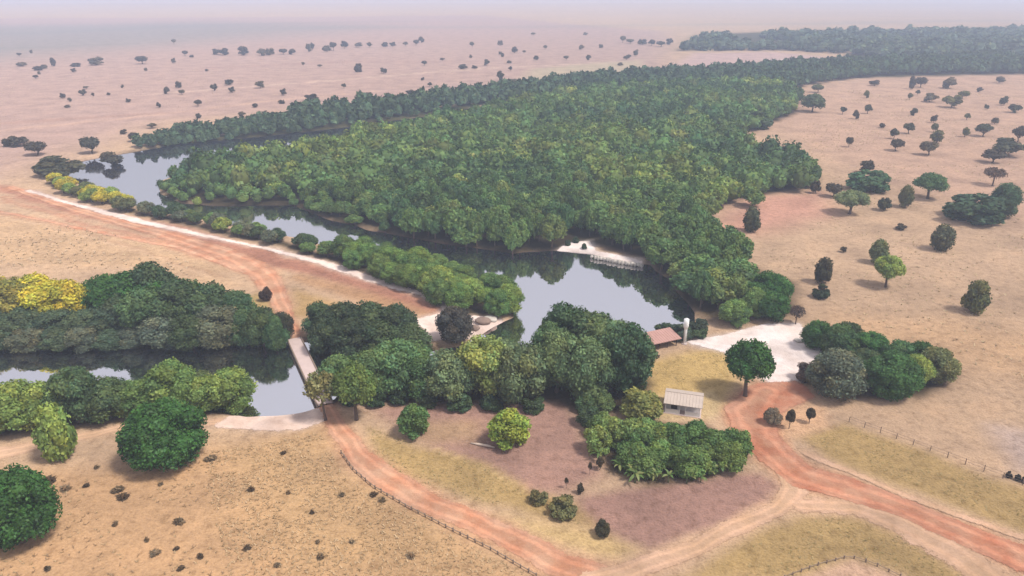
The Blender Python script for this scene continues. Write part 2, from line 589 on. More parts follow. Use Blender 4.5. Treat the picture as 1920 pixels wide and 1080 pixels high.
# moist, littered floor below the woods
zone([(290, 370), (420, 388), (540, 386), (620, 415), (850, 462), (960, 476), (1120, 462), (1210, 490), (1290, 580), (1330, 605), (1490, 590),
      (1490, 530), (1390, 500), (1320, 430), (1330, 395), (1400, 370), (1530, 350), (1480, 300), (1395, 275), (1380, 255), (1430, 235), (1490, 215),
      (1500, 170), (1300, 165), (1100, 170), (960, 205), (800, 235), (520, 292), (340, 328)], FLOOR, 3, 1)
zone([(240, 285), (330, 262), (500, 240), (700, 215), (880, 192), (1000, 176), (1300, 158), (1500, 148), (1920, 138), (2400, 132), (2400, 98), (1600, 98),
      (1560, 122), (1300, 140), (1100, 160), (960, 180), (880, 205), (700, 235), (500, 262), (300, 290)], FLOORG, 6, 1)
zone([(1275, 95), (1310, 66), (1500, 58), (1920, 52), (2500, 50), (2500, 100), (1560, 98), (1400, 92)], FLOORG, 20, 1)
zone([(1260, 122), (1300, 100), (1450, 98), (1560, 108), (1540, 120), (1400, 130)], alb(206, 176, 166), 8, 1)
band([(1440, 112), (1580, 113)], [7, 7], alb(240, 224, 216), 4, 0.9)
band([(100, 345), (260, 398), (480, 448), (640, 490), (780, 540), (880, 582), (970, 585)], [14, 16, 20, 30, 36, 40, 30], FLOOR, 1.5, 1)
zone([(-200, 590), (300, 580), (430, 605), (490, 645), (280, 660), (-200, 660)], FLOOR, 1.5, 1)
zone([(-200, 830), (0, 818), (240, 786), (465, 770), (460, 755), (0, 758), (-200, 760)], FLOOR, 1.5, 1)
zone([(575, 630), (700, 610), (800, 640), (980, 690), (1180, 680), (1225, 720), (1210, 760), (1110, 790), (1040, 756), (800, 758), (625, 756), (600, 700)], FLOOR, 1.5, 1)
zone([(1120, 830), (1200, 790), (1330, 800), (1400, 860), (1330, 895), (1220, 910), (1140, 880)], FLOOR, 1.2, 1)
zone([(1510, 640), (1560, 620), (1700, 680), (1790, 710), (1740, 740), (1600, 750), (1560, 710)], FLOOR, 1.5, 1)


# roads, tracks and sand: outlines used for the sheets and for the trodden soil around them
SURF = []
SOIL_OF = {'red_dirt': alb(206, 146, 112), 'field_dirt': alb(212, 160, 126), 'pale_dirt': alb(222, 184, 150),
           'pale_sand': (0.52, 0.42, 0.36), 'landing_sand': (0.46, 0.35, 0.28), 'white_sand': (0.60, 0.52, 0.47)}


def stroke_(*args, **kw):
    SURF.append(('stroke', args, kw))
    band(args[4], [w * 1.12 for w in args[5]], SOIL_OF[args[3].name], 1.3, 0.75)


def patch_(*args, **kw):
    SURF.append(('patch', args, kw))
    zone(args[4], SOIL_OF[args[3].name], 1.4, 0.75)


stroke_('dirt_road', 'red dirt road running from the river bridge along the garden', 'road', M_TRACK,
       [(602, 742), (618, 775), (640, 810), (668, 850), (715, 893), (790, 935), (880, 975), (960, 1012), (1040, 1055), (1120, 1085), (1200, 1100)],
       [26, 34, 38, 46, 56, 56, 52, 56, 64, 70, 60], lift=0.04)
stroke_('dirt_road', 'curved pale dirt road rounding the mauve garden soil', 'road', M_SHOULDER,
       [(1100, 1095), (1200, 1068), (1290, 1030), (1390, 985), (1460, 950), (1490, 920), (1480, 890)],
       [50, 44, 40, 36, 36, 44, 50], lift=0.055)
stroke_('dirt_road', 'wide red dirt road leading away past the olive pasture', 'road', M_ROAD,
       [(1440, 735), (1408, 775), (1424, 820), (1455, 855), (1500, 890), (1590, 915), (1700, 955), (1800, 1000), (1920, 1050), (2080, 1120)],
       [70, 90, 80, 76, 78, 74, 66, 70, 80, 90], lift=0.07)
patch_('dirt_yard', 'broad irregular red earth patch around the shade tree and junction', 'dirt', M_ROAD,
       [(1362, 772), (1395, 748), (1425, 718), (1500, 716), (1528, 742), (1480, 764), (1452, 790), (1470, 830), (1440, 856), (1405, 830), (1380, 800)], soft=1.6, lift=0.06)
stroke_('dirt_shoulder', 'pale sandy shoulder beside the wide red road', 'shoulder', M_SHOULDER,
       [(1500, 945), (1600, 950), (1690, 985), (1780, 1030), (1860, 1085)], [34, 46, 66, 70, 76], soft=1.4, lift=0.05)
stroke_('dirt_track', 'straight pale tan verge along the upper edge of the red road', 'track', M_SHOULDER,
       [(1510, 850), (1590, 882), (1700, 930), (1820, 975), (1930, 1015)], [14, 14, 14, 14, 18], step=0.5, soft=0.5, lift=0.085)
stroke_('dirt_track', 'red dirt track crossing the dry field down to the bridge', 'track', M_TRACK,
       [(20, 352), (150, 396), (300, 436), (420, 474), (490, 510), (515, 545), (535, 590), (552, 640)],
       [14, 20, 30, 42, 52, 36, 28, 24], step=0.6, soft=1.6, lift=0.04)
stroke_('dirt_track', 'faint tan wheel track through the open dry field', 'track', M_TRACK,
       [(-120, 372), (60, 410), (200, 438), (330, 462), (450, 505)], [8, 9, 10, 12, 16], step=0.9, soft=0.9, lift=0.035)
stroke_('sand_strip', 'white sand strip along the tree lined river bank', 'sand', M_SAND,
       [(55, 358), (130, 382), (240, 410), (360, 436), (480, 462), (600, 492), (700, 525), (790, 552), (838, 575), (842, 598)],
       [8, 9, 18, 12, 7, 15, 20, 12, 20, 14], step=0.6, soft=1.5, lift=0.05)
patch_('sand_beach', 'pale sand flat at the end of the wooded river strip', 'beach', M_SAND,
      [(770, 600), (840, 585), (880, 592), (945, 598), (940, 615), (890, 632), (800, 640), (775, 625)], lift=0.045)
patch_('sand_beach', 'pinkish sand landing beside the bridge and the dark pond', 'beach', M_LANDING,
      [(395, 800), (455, 768), (520, 758), (592, 752), (608, 790), (560, 808), (480, 806)], lift=0.045)
stroke_('sand_strip', 'faded sand strip below the bushes of the near pond bank', 'sand', M_SHOULDER,
       [(-150, 880), (0, 850), (130, 822), (240, 800), (420, 790)], [50, 40, 26, 22, 22], lift=0.035)
patch_('sand_beach', 'bright white sand yard between the lake and the water tower', 'beach', M_SANDR,
      [(1285, 642), (1380, 622), (1440, 606), (1500, 606), (1535, 640), (1545, 685), (1500, 712), (1450, 722), (1400, 690), (1360, 660)], lift=0.05)
patch_('sand_beach', 'small white sand beach below the forest across the lake', 'beach', M_SANDR,
      [(1038, 470), (1070, 456), (1108, 452), (1118, 470), (1205, 488), (1205, 496), (1100, 480)], step=0.6, soft=0.7, lift=0.06)


def ground_colour(x, y):
    n = len(x)
    C = np.tile(np.array(TAN), (n, 1))
    v = fnoise(x, y, 60, 51)
    C *= (1 + 0.16 * v)[:, None]
    streak = fnoise(x * 0.25, y, 14, 77)
    C *= (1 + 0.12 * streak)[:, None]
    r = np.hypot(x, y)
    ws = np.clip(r / 130.0, 0.6, 6)
    wx = x + fnoise(x, y, 6, 61) * 2.2 * ws
    wy = y + fnoise(x, y, 6, 62) * 2.2 * ws
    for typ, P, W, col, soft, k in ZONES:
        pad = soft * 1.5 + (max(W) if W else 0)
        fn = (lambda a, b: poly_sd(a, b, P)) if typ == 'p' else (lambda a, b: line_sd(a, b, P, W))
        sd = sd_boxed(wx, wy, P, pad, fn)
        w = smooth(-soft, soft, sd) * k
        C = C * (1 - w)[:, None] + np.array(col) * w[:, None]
    return C


def graded(core0, core1, step, lo, hi, grow):
    c = list(np.arange(core0, core1 + step * 0.5, step))
    s = step
    up = [c[-1]]
    while up[-1] < hi:
        s *= grow
        up.append(up[-1] + s)
    s = step
    dn = [c[0]]
    while dn[-1] > lo:
        s *= grow
        dn.append(dn[-1] - s)
    return np.array(dn[::-1][:-1] + c + up[1:])


gx = graded(-112, 112, 0.9, -9000, 9000, 1.034)
gy = graded(55, 205, 0.9, -1500, 9500, 1.020)
GX, GY = np.meshgrid(gx, gy)
fx, fy = GX.ravel(), GY.ravel()
wsd_g = water_sd(fx, fy)
fz = terrain(fx, fy, wsd_g)
nx, ny = len(gx), len(gy)
idx = np.arange(nx * ny).reshape(ny, nx)
Q = np.stack([idx[:-1, :-1], idx[:-1, 1:], idx[1:, 1:], idx[1:, :-1]], -1).reshape(-1, 4)
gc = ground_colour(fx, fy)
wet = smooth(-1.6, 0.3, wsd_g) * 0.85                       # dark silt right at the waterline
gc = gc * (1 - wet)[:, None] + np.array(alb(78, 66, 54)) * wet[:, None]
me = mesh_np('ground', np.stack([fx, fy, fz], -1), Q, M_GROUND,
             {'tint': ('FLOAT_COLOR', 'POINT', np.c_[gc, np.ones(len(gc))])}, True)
tag(link('ground', me), 'dry tan savanna ground with bare soil and grass patches', 'ground', kind='structure')

# water: one sheet just larger than its outline, the banks rise through it
x0, y0 = RIVER.min(0) - 6
x1, y1 = RIVER.max(0) + 6
wxs = np.arange(x0, x1 + 2, 2.0)
wys = np.arange(y0, y1 + 2, 2.0)
WX, WY = np.meshgrid(wxs, wys)
wi = np.arange(WX.size).reshape(WX.shape)
WQ = np.stack([wi[:-1, :-1], wi[:-1, 1:], wi[1:, 1:], wi[1:, :-1]], -1).reshape(-1, 4)
sdw = water_sd(WX.ravel(), WY.ravel())
keep = (sdw[WQ].max(1) > -3.0)
WQ = WQ[keep]
used = np.unique(WQ)
rm = -np.ones(WX.size, int)
rm[used] = np.arange(len(used))
me = mesh_np('river_water', np.stack([WX.ravel()[used], WY.ravel()[used], np.full(len(used), WATER_Z)], -1), rm[WQ], M_WATER, None, True)
tag(link('river_water', me), 'calm dark river water mirroring the pale sky', 'water', kind='structure')


def sheet(name, label, cat, mat, sd_fn, bounds, step, soft, lift):
    x0, x1, y0, y1 = bounds
    xs = np.arange(x0, x1 + step, step)
    ys = np.arange(y0, y1 + step, step)
    A, B = np.meshgrid(xs, ys)
    a, b = A.ravel(), B.ravel()
    wa = a + fnoise(a, b, 5, 81) * 1.2
    wb = b + fnoise(a, b, 5, 82) * 1.2
    line_sd.ratio = np.full(wa.shape, 9.0)
    sd = sd_fn(wa, wb)
    rat = line_sd.ratio
    i = np.arange(A.size).reshape(A.shape)
    q = np.stack([i[:-1, :-1], i[:-1, 1:], i[1:, 1:], i[1:, :-1]], -1).reshape(-1, 4)
    q = q[(sd[q].max(1) > -soft)]
    u = np.unique(q)
    r = -np.ones(A.size, int)
    r[u] = np.arange(len(u))
    a, b, sd, rat = a[u], b[u], sd[u], rat[u]
    z = terrain(a, b) + lift
    me = mesh_np(name, np.stack([a, b, z], -1), r[q], mat, {'edge': ('FLOAT', 'POINT', smooth(-soft, soft, sd)), 'across': ('FLOAT', 'POINT', rat)}, True)
    return tag(link(name, me), label, cat, kind='structure')


def stroke(name, label, cat, mat, pts, w_px, step=0.45, soft=0.8, lift=0.04):
    P = gpoly(pts)
    W = [0.5 * w / ppm(*p)[0] for w, p in zip(w_px, pts)]
    pad = max(W) + soft + 2
    bd = (P[:, 0].min() - pad, P[:, 0].max() + pad, P[:, 1].min() - pad, P[:, 1].max() + pad)
    return sheet(name, label, cat, mat, lambda a, b: line_sd(a, b, P, W), bd, step, soft, lift)


def patch(name, label, cat, mat, pts, step=0.7, soft=0.8, lift=0.03):
    P = gpoly(pts)
    pad = soft + 2
    bd = (P[:, 0].min() - pad, P[:, 0].max() + pad, P[:, 1].min() - pad, P[:, 1].max() + pad)
    return sheet(name, label, cat, mat, lambda a, b: poly_sd(a, b, P), bd, step, soft, lift)


for fn, args, kw in SURF:
    (stroke if fn == 'stroke' else patch)(*args, **kw)

# ------------------------------------------------------------------ haze: the air of the whole place
hz = MB().box(-9100, 9100, -1700, 9800, -8, 66).build('haze', None)
m, nt, out = new_mat('haze_air')
pv = N(nt, 'ShaderNodeVolumePrincipled', inp={'Color': (0.64, 0.76, 1.0, 1), 'Density': 0.00050, 'Anisotropy': 0.1})
nt.links.new(pv.outputs[0], out.inputs['Volume'])
hz.data.materials.append(m)
tag(hz, 'pale lavender haze filling the air over the plain', 'haze', kind='stuff')


# ------------------------------------------------------------------ trees
def cube_sphere(m=4):
    g = np.linspace(-1, 1, m)
    V, F = [], []
    for ax in range(3):
        for sgn in (-1, 1):
            n = len(V)
            for i in range(m):
                for j in range(m):
                    p = [0, 0, 0]
                    p[ax] = sgn
                    p[(ax + 1) % 3] = g[i]
                    p[(ax + 2) % 3] = g[j]
                    V.append(np.array(p) / np.linalg.norm(p))
            for i in range(m - 1):
                for j in range(m - 1):
                    q = [n + i * m + j, n + (i + 1) * m + j, n + (i + 1) * m + j + 1, n + i * m + j + 1]
                    F.append(q if sgn > 0 else q[::-1])
    return np.array(V), np.array(F)


CSV, CSF = cube_sphere()
FULLCORE = (CSV, CSF)
LOWCORE = cube_sphere(3)


def crown_arrays(rng, nl, nleaf, leaf, z0=0.2, zc=0.58, spread=0.30, lr=(0.16, 0.26), top=1.0, core=True, droop=0.0, leafaspect=1.5, lowcore=False, warm=0.12):
    CSV, CSF = LOWCORE if lowcore else FULLCORE
    """unit crown (width 1, height 1) as leafy lobes; returns verts, quads, per-vertex tint"""
    L = []
    # lobes over an ellipsoid: sides, shoulders and top
    for i in range(nl):
        for _ in range(30):
            d = rng.normal(size=3)
            d /= np.linalg.norm(d)
            if d[2] < (-0.35 if z0 > 0.06 else -0.85): continue
            r = rng.uniform(*lr)
            c = np.array([d[0] * spread, d[1] * spread, zc + d[2] * (top - zc - r * 0.8 if d[2] > 0 else zc - z0 - r * 0.5)])
            if all(np.linalg.norm((c - q[0]) * np.array([1, 1, 0.9])) > 0.55 * max(r, q[1]) for q in L): break
        L.append((c, r))
    L.append((np.array([0, 0, zc]), min(0.32, spread)))
    if core == 'one': L = [(np.array([0, 0, zc]), spread + 0.06)] + L[:-1]
    V, F, T = [], [], []
    area = np.array([r * r for c, r in L])
    cnt = np.maximum(3, (nleaf * area / area.sum()).astype(int))
    base = 0
    for (c, r), n in zip(L, cnt):
        lt = rng.uniform(0.72, 1.32)
        lw = rng.uniform(-warm, warm)
        if core == 'one':
            do = len(V) == 0
        else:
            do = core
        if do:
            s = r * (0.72 if core != 'one' else 1.15)
            jit = 1 + rng.uniform(-0.12, 0.12, size=(len(CSV), 1)) * 0
            v = c + CSV * s * np.array([1, 1, 0.92]) * jit
            V.append(v)
            F.append(CSF + base)
            base += len(v)
            T.append(np.tile([lt * (1 + lw), lt, lt * (1 - lw)], (len(v), 1)))
        d = rng.normal(size=(n * 2, 3))
        d /= np.linalg.norm(d, axis=1)[:, None]
        d = d[(d[:, 2] > -0.55) | (rng.random(len(d)) < 0.3)][:n]
        n = len(d)
        rr = r * (0.74 + 0.38 * rng.random(n))
        p = c + d * rr[:, None] * np.array([1, 1, 0.95])
        nr = d + rng.normal(size=(n, 3)) * 0.55
        nr[:, 2] += 0.25
        nr /= np.linalg.norm(nr, axis=1)[:, None]
        a = np.cross(nr, rng.normal(size=(n, 3)))
        a /= np.linalg.norm(a, axis=1)[:, None]
        b = np.cross(nr, a)
        s = leaf * rng.uniform(0.55, 1.35, n)[:, None]
        a *= s * leafaspect * 0.5
        b *= s * 0.5
        q = np.stack([p - a, p + b - nr * s * 0.12, p + a - nr * s * 0.25 * (1 + droop), p - b - nr * s * 0.12], 1).reshape(-1, 3)
        V.append(q)
        F.append(np.arange(4 * n).reshape(-1, 4) + base)
        base += 4 * n
        k = lt * rng.uniform(0.70, 1.38, n)
        wv = lw + rng.normal(size=n) * 0.07
        t = np.stack([k * (1 + wv), k, k * (1 - wv)], 1)
        T.append(np.repeat(t, 4, axis=0))
    V = np.concatenate(V)
    V[:, 2] = np.maximum(V[:, 2], 0.012)
    return V, np.concatenate(F), np.concatenate(T), L


def trunk_mesh(rng, L, r0=0.035, fork=0.3, lean=0.03, seg=7):
    mb = MB()
    top = np.array([rng.uniform(-lean, lean), rng.uniform(-lean, lean), fork])
    mid = top * np.array([0.5, 0.5, 0.5]) + np.array([rng.uniform(-lean, lean), 0, 0]) * 0.5
    mb.tube([(0, 0, -0.03), tuple(mid * np.array([.3, .3, .3])), tuple(mid), tuple(top)], [r0 * 1.5, r0 * 1.1, r0 * 0.95, r0 * 0.85], seg)
    pick = sorted(L, key=lambda q: -q[1])[:5]
    for c, r in pick:
        c = np.array(c)
        m = top + (c - top) * 0.5 + np.array([0, 0, -0.03])
        mb.tube([tuple(top - np.array([0, 0, 0.02])), tuple(m), tuple(c)], [r0 * 0.62, r0 * 0.42, r0 * 0.18], 5)
    return mb.mesh('trunk', M_BARK, True)


def crown_mesh(V, F, T):
    return mesh_np('crown', V, F, M_LEAF, {'tint': ('FLOAT_COLOR', 'POINT', np.c_[T, np.ones(len(T))])})


PROTO = {}
PSEED = [0]


def protos(kind, n, **kw):
    fork = kw.pop('fork', 0.3)
    r0 = kw.pop('r0', 0.035)
    lean = kw.pop('lean', 0.03)
    out = []
    for i in range(n):
        PSEED[0] += 1
        rng = np.random.default_rng(500 + PSEED[0])
        V, F, T, L = crown_arrays(rng, **kw)
        out.append((crown_mesh(V, F, T), trunk_mesh(rng, L, r0, fork, lean), (V, F, T)))
    PROTO[kind] = out


protos('broad_near', 5, nl=30, nleaf=9000, leaf=0.035, z0=0.05, zc=0.50, spread=0.34, lr=(0.12, 0.21))
protos('broad_mid', 7, nl=20, nleaf=2600, leaf=0.066, z0=0.10, zc=0.52, spread=0.33, lr=(0.14, 0.24))
protos('mango', 3, nl=50, nleaf=15000, leaf=0.027, z0=0.04, zc=0.46, spread=0.36, lr=(0.10, 0.17), warm=0.05)
protos('umbrella', 2, nl=26, nleaf=8000, leaf=0.036, z0=0.30, zc=0.62, spread=0.34, lr=(0.12, 0.20), fork=0.36, r0=0.04)
protos('feather', 2, nl=16, nleaf=1500, leaf=0.050, z0=0.45, zc=0.70, spread=0.32, lr=(0.10, 0.19), core=False, fork=0.5, r0=0.03, lean=0.06)
protos('shrub', 4, nl=20, nleaf=4500, leaf=0.052, z0=0.02, zc=0.42, spread=0.32, lr=(0.14, 0.22), fork=0.15, r0=0.03)
protos('tall', 3, nl=24, nleaf=3000, leaf=0.060, z0=0.03, zc=0.46, spread=0.26, lr=(0.16, 0.26), fork=0.2)
SV = []
for nl_, sp_, zc_, z0_, lr_ in ((7, 0.26, 0.5, 0.0, (0.16, 0.3)), (11, 0.33, 0.42, 0.0, (0.12, 0.24)), (6, 0.24, 0.56, 0.12, (0.18, 0.32)), (14, 0.36, 0.40, 0.0, (0.10, 0.20)),
                                (9, 0.30, 0.6, 0.2, (0.12, 0.26)), (8, 0.34, 0.46, 0.0, (0.14, 0.24))):
    protos('savanna', 2, nl=nl_, nleaf=1100, leaf=0.085, z0=z0_, zc=zc_, spread=sp_, lr=lr_, fork=0.24, r0=0.035, lean=0.06)
    SV += PROTO.pop('savanna')
PROTO['savanna'] = SV
protos('low', 3, nl=20, nleaf=2600, leaf=0.075, z0=0.0, zc=0.34, spread=0.34, lr=(0.12, 0.20), fork=0.1, r0=0.025)
protos('clump', 3, nl=9, nleaf=150, leaf=0.20, z0=0.0, zc=0.30, spread=0.33, lr=(0.10, 0.2), core=False, fork=0.1, r0=0.015, leafaspect=3.0)
protos('far', 10, nl=12, nleaf=270, leaf=0.125, leafaspect=1.15, z0=0.08, zc=0.50, spread=0.28, lr=(0.18, 0.28), core='one')
protos('belt', 6, nl=7, nleaf=115, leaf=0.20, lowcore=True, z0=0.08, zc=0.50, spread=0.28, lr=(0.18, 0.28), core='one')
protos('distant', 6, nl=6, nleaf=58, leaf=0.26, lowcore=True, z0=0.06, zc=0.48, spread=0.28, lr=(0.20, 0.30), core='one')

GREEN = (0.110, 0.170, 0.042)
DARK = (0.048, 0.078, 0.030)
DEEP = (0.036, 0.100, 0.018)
LIME = (0.230, 0.300, 0.045)
LIGHT = (0.195, 0.255, 0.055)
OLV = (0.110, 0.112, 0.040)
YEL = (0.42, 0.34, 0.03)
GREY = (0.105, 0.120, 0.072)
BRN = (0.110, 0.088, 0.050)
DBRN = (0.058, 0.046, 0.028)


def jitter(c, k=0.18):
    a = 1 + random.uniform(-k, k)
    b = 1 + random.uniform(-k, k) * 0.5
    return (c[0] * a * b, c[1] * a, c[2] * a / b, 1)


def plant_at(X, Y, w, h, kind, col, name, label, cat='tree', group=None, rz=None, idx=None, parts=True):
    P = PROTO[kind]
    cm, tm, _ = P[random.randrange(len(P)) if idx is None else idx]
    root = empty(name, (X, Y, max(WATER_Z - 0.25, tz(X, Y) - 0.03)), random.uniform(0, 6.28) if rz is None else rz, (w, w, h))
    tag(root, label, cat, group)
    c = link('crown', cm, root)
    c.color = col if len(col) == 4 else (*col, 1)
    link('trunk', tm, root)
    return root


def plant(px, py, wpx, hpx, kind, col, name, label, cat='tree', group=None, idx=None, rz=None):
    X, Y = gp(px, py)
    k, kv = ppm(px, py)
    # hpx is the whole pictured height: upright part plus the near half of the crown seen from above
    w = wpx / k
    h = max(0.5, (hpx / kv) * 0.93)
    return plant_at(X, Y + w * 0.28, w, h, kind, jitter(col, 0.06), name, label, cat, group, rz, idx)


# --- forest across the lake
FOREST_PX = [(292, 362), (330, 382), (420, 386), (540, 384), (620, 412), (850, 460), (960, 474), (1030, 466), (1062, 448), (1110, 446), (1135, 462),
             (1212, 486), (1255, 525), (1296, 580), (1330, 598), (1385, 596), (1400, 540), (1380, 500), (1325, 440), (1325, 400), (1390, 375), (1520, 358), (1545, 342),
             (1480, 310), (1395, 282), (1378, 262), (1425, 240), (1485, 216), (1500, 186), (1480, 168), (1300, 168), (1100, 174), (965, 208),
             (800, 242), (650, 272), (525, 298), (425, 318), (350, 330), (298, 348)]
BAND_PX = [(248, 287), (330, 271), (500, 254), (700, 231), (880, 201), (1000, 187), (1100, 172), (1300, 164), (1500, 164), (1560, 152), (1660, 142), (1920, 138), (2300, 136),
           (2300, 112), (1920, 116), (1600, 122), (1400, 136), (1200, 146), (1000, 166), (900, 184), (760, 200), (640, 212), (500, 226), (330, 250), (260, 276)]
FARW_PX = [(1280, 96), (1320, 76), (1500, 70), (1920, 62), (2500, 58), (2500, 118), (1920, 118), (1700, 112), (1600, 104), (1480, 96)]


def scatter(poly, spacing, seed, jit=0.38):
    rng = np.random.default_rng(seed)
    x0, y0 = poly.min(0)
    x1, y1 = poly.max(0)
    ys = np.arange(y0, y1, spacing * 0.87)
    pts = []
    for j, y in enumerate(ys):
        xs = np.arange(x0 + (j % 2) * spacing * 0.5, x1, spacing)
        pts.append(np.stack([xs, np.full(len(xs), y)], 1))
    pts = np.concatenate(pts) + rng.uniform(-jit, jit, (sum(map(len, pts)), 2)) * spacing
    return pts[poly_sd(pts[:, 0], pts[:, 1], poly) > 0]


def forest_tint(x, y, rng):
    n = float(fnoise(np.array([x]), np.array([y]), 38, 91)[0])
    a = rng.uniform(0.72, 1.3)
    global FT_CLASS
    FT_CLASS = 'yellow green' if n > 0.10 else 'dark green' if n < -0.12 else 'mid green'
    if n > 0.10:
        c = np.array((0.125, 0.172, 0.040))
    elif n < -0.12:
        c = np.array((0.054, 0.102, 0.034))
    else:
        c = np.array((0.082, 0.138, 0.038))
    if rng.random() < 0.07: c = np.array((0.15, 0.19, 0.05))
    w = rng.uniform(-0.08, 0.08)
    return np.array([c[0] * (1 + w), c[1], c[2] * (1 - w)]) * a


rngf = np.random.default_rng(5)
FP = scatter(gpoly(FOREST_PX), 4.5, 11)
FP = FP[water_sd(FP[:, 0], FP[:, 1]) < -0.8]
FP = FP[np.argsort(np.hypot(FP[:, 0], FP[:, 1]))]
near, rest = FP[:300], FP[300:]


def edge_k(X, Y):
    """low scrub where the forest meets the narrow upper river"""
    if Y > 255 and X < gp(560, 260)[0] * Y / gp(560, 260)[1] and Y > gp(400, 285)[1]: return 0.6
    if X > gp(720, 440)[0]: return 1.0
    d = -float(water_sd(np.array([X]), np.array([Y]))[0])
    return 0.48 + 0.52 * float(smooth(1, 14, np.array(d)))


for X, Y in near:
    e = edge_k(X, Y)
    w = random.choice((random.uniform(3.8, 5.5), random.uniform(5.5, 7.2), random.uniform(6.5, 8.8))) * (0.45 + 0.55 * e)
    h = random.uniform(4.6, 8.8) * e
    tint = forest_tint(X, Y, rngf)
    plant_at(X, Y, w, h, 'broad_mid', (*tint, 1), 'forest_tree',
             'leafy %s tree packed into the forest across the lake' % FT_CLASS, 'tree', '%s trees of the forest across the lake' % FT_CLASS)


def crowd(name, pts, label, size, rng, tint_fn, cat='forest', kindp='far', hscale=(0.95, 1.3)):
    Vs, Fs, Ts = [], [], []
    b = 0
    zz = terrain(pts[:, 0], pts[:, 1])
    P = PROTO[kindp]
    for (X, Y), z in zip(pts, zz):
        V, F, T = P[rng.integers(len(P))][2]
        w = rng.uniform(*size) * (edge_k(X, Y) if name != 'distant_forest' else 1)
        h = w * rng.uniform(*hscale)
        a = rng.uniform(0, 6.28)
        ca, sa = math.cos(a), math.sin(a)
        v = np.stack([(V[:, 0] * ca - V[:, 1] * sa) * w + X, (V[:, 0] * sa + V[:, 1] * ca) * w + Y, V[:, 2] * h + z - 0.05], 1)
        Vs.append(v)
        Fs.append(F + b)
        b += len(v)
        Ts.append(T * tint_fn(X, Y, rng))
    V, F, T = np.concatenate(Vs), np.concatenate(Fs), np.concatenate(Ts)
    me = mesh_np(name, V, F, M_LEAF, {'tint': ('FLOAT_COLOR', 'POINT', np.c_[T, np.ones(len(T))])})
    return tag(link(name, me), label, cat, kind='stuff')


crowd('forest_canopy', rest, 'dense green forest canopy stretching back from the lake', (4.2, 8.6), rngf, forest_tint, hscale=(0.8, 1.25))
BP = scatter(gpoly(BAND_PX), 5.6, 12)
BP = np.concatenate([BP, scatter(gpoly([(240, 288), (330, 270), (500, 253), (580, 246), (580, 226), (500, 232), (330, 254), (250, 276)]), 4.4, 14)])
BP = BP[water_sd(BP[:, 0], BP[:, 1]) < -0.6]
crowd('riverside_forest', BP, 'narrow belt of dark green forest along the far river bank', (6, 8.5), rngf,
      lambda x, y, r: np.array((0.055, 0.092, 0.042)) * r.uniform(0.7, 1.25), kindp='belt')
WP = scatter(gpoly(FARW_PX), 10.5, 13)
WP = WP[vnoise(WP[:, 0], WP[:, 1], 90, 3) > 0.22]
crowd('distant_forest', WP, 'hazy blue green forest far out on the plain', (9, 14), rngf,
      lambda x, y, r: np.array((0.075, 0.105, 0.060)) * r.uniform(0.7, 1.2), hscale=(0.5, 0.95), kindp='distant')
print('forest', len(near), len(rest), len(BP), len(WP))


# --- rows of trees on the banks
def row(poly_px, spacing, seed, kind, cols, size, name, label, group, hs=(0.9, 1.2), cat='tree', clear=0.7):
    pts = scatter(gpoly(poly_px), spacing, seed)
    pts = pts[water_sd(pts[:, 0], pts[:, 1]) < -clear]
    for X, Y in pts:
        w = random.uniform(*size)
        c = random.choice(cols)
        plant_at(X, Y, w, w * random.uniform(*hs), kind, jitter(c), name, label, cat, group)
    print(name, len(pts))


# wooded strip between the sand and the river
row([(85, 346), (130, 372), (255, 404), (262, 398), (170, 358), (110, 340)], 4.0, 21, 'broad_mid', [YEL, LIGHT, OLV], (3.8, 5.0), 'bank_tree',
    'yellowish bank tree at the sharp bend of the river', 'yellowish trees at the river bend', (0.7, 0.95), clear=0.0)
row([(262, 404), (380, 428), (500, 457), (630, 492), (634, 480), (500, 444), (380, 417), (280, 397)], 3.9, 22, 'broad_mid', [GREEN, LIGHT, DARK, GREY], (3.8, 5.2), 'bank_tree',
    'green bank tree on the narrow strip beside the white sand', 'trees of the narrow wooded strip', (0.65, 0.9), clear=0.0)
row([(630, 494), (760, 544), (850, 584), (905, 594), (975, 588), (968, 566), (935, 550), (860, 526), (760, 499), (650, 476)], 4.2, 23, 'broad_near',
    [LIGHT, GREEN, (0.12, 0.19, 0.04), (0.10, 0.17, 0.04)], (5.0, 6.6), 'bank_tree',
    'lush light green tree on the broad end of the wooded strip', 'trees on the broad end of the strip', (0.8, 1.05), clear=0.0)


def grp(items, kind, cols, name, label, group, cat='tree'):
    for it in items:
        x, y, w, h = it
        plant(x, y, w * random.uniform(0.95, 1.08), h * random.uniform(0.93, 1.06), kind, jitter(random.choice(cols), 0.12)[:3], name, label, cat, group)


# bank of the pond, far side
grp([(-60, 655, 80, 42), (-10, 658, 75, 42), (45, 656, 80, 42), (100, 657, 75, 40), (150, 657, 75, 42), (200, 654, 70, 38), (240, 650, 70, 40), (-20, 640, 90, 52), (40, 640, 90, 54), (100, 640, 90, 54), (160, 640, 90, 54), (215, 636, 90, 56)],
    'broad_near', [(0.075, 0.105, 0.05), (0.06, 0.09, 0.045), GREY], 'pond_tree', 'greyish green tree at the water on the far pond bank', 'grey green trees on the far pond bank')
grp([(300, 654, 85, 60), (350, 658, 90, 70), (405, 652, 100, 80), (452, 648, 70, 66), (330, 634, 110, 96), (390, 630, 100, 90), (440, 628, 84, 74), (270, 640, 100, 96), (488, 652, 66, 74), (515, 656, 50, 66)],
    'broad_near', [GREEN, DARK, GREY, (0.06, 0.11, 0.04)], 'pond_tree', 'green tree beside the pond between grey trees and bridge', 'green trees on the far pond bank')
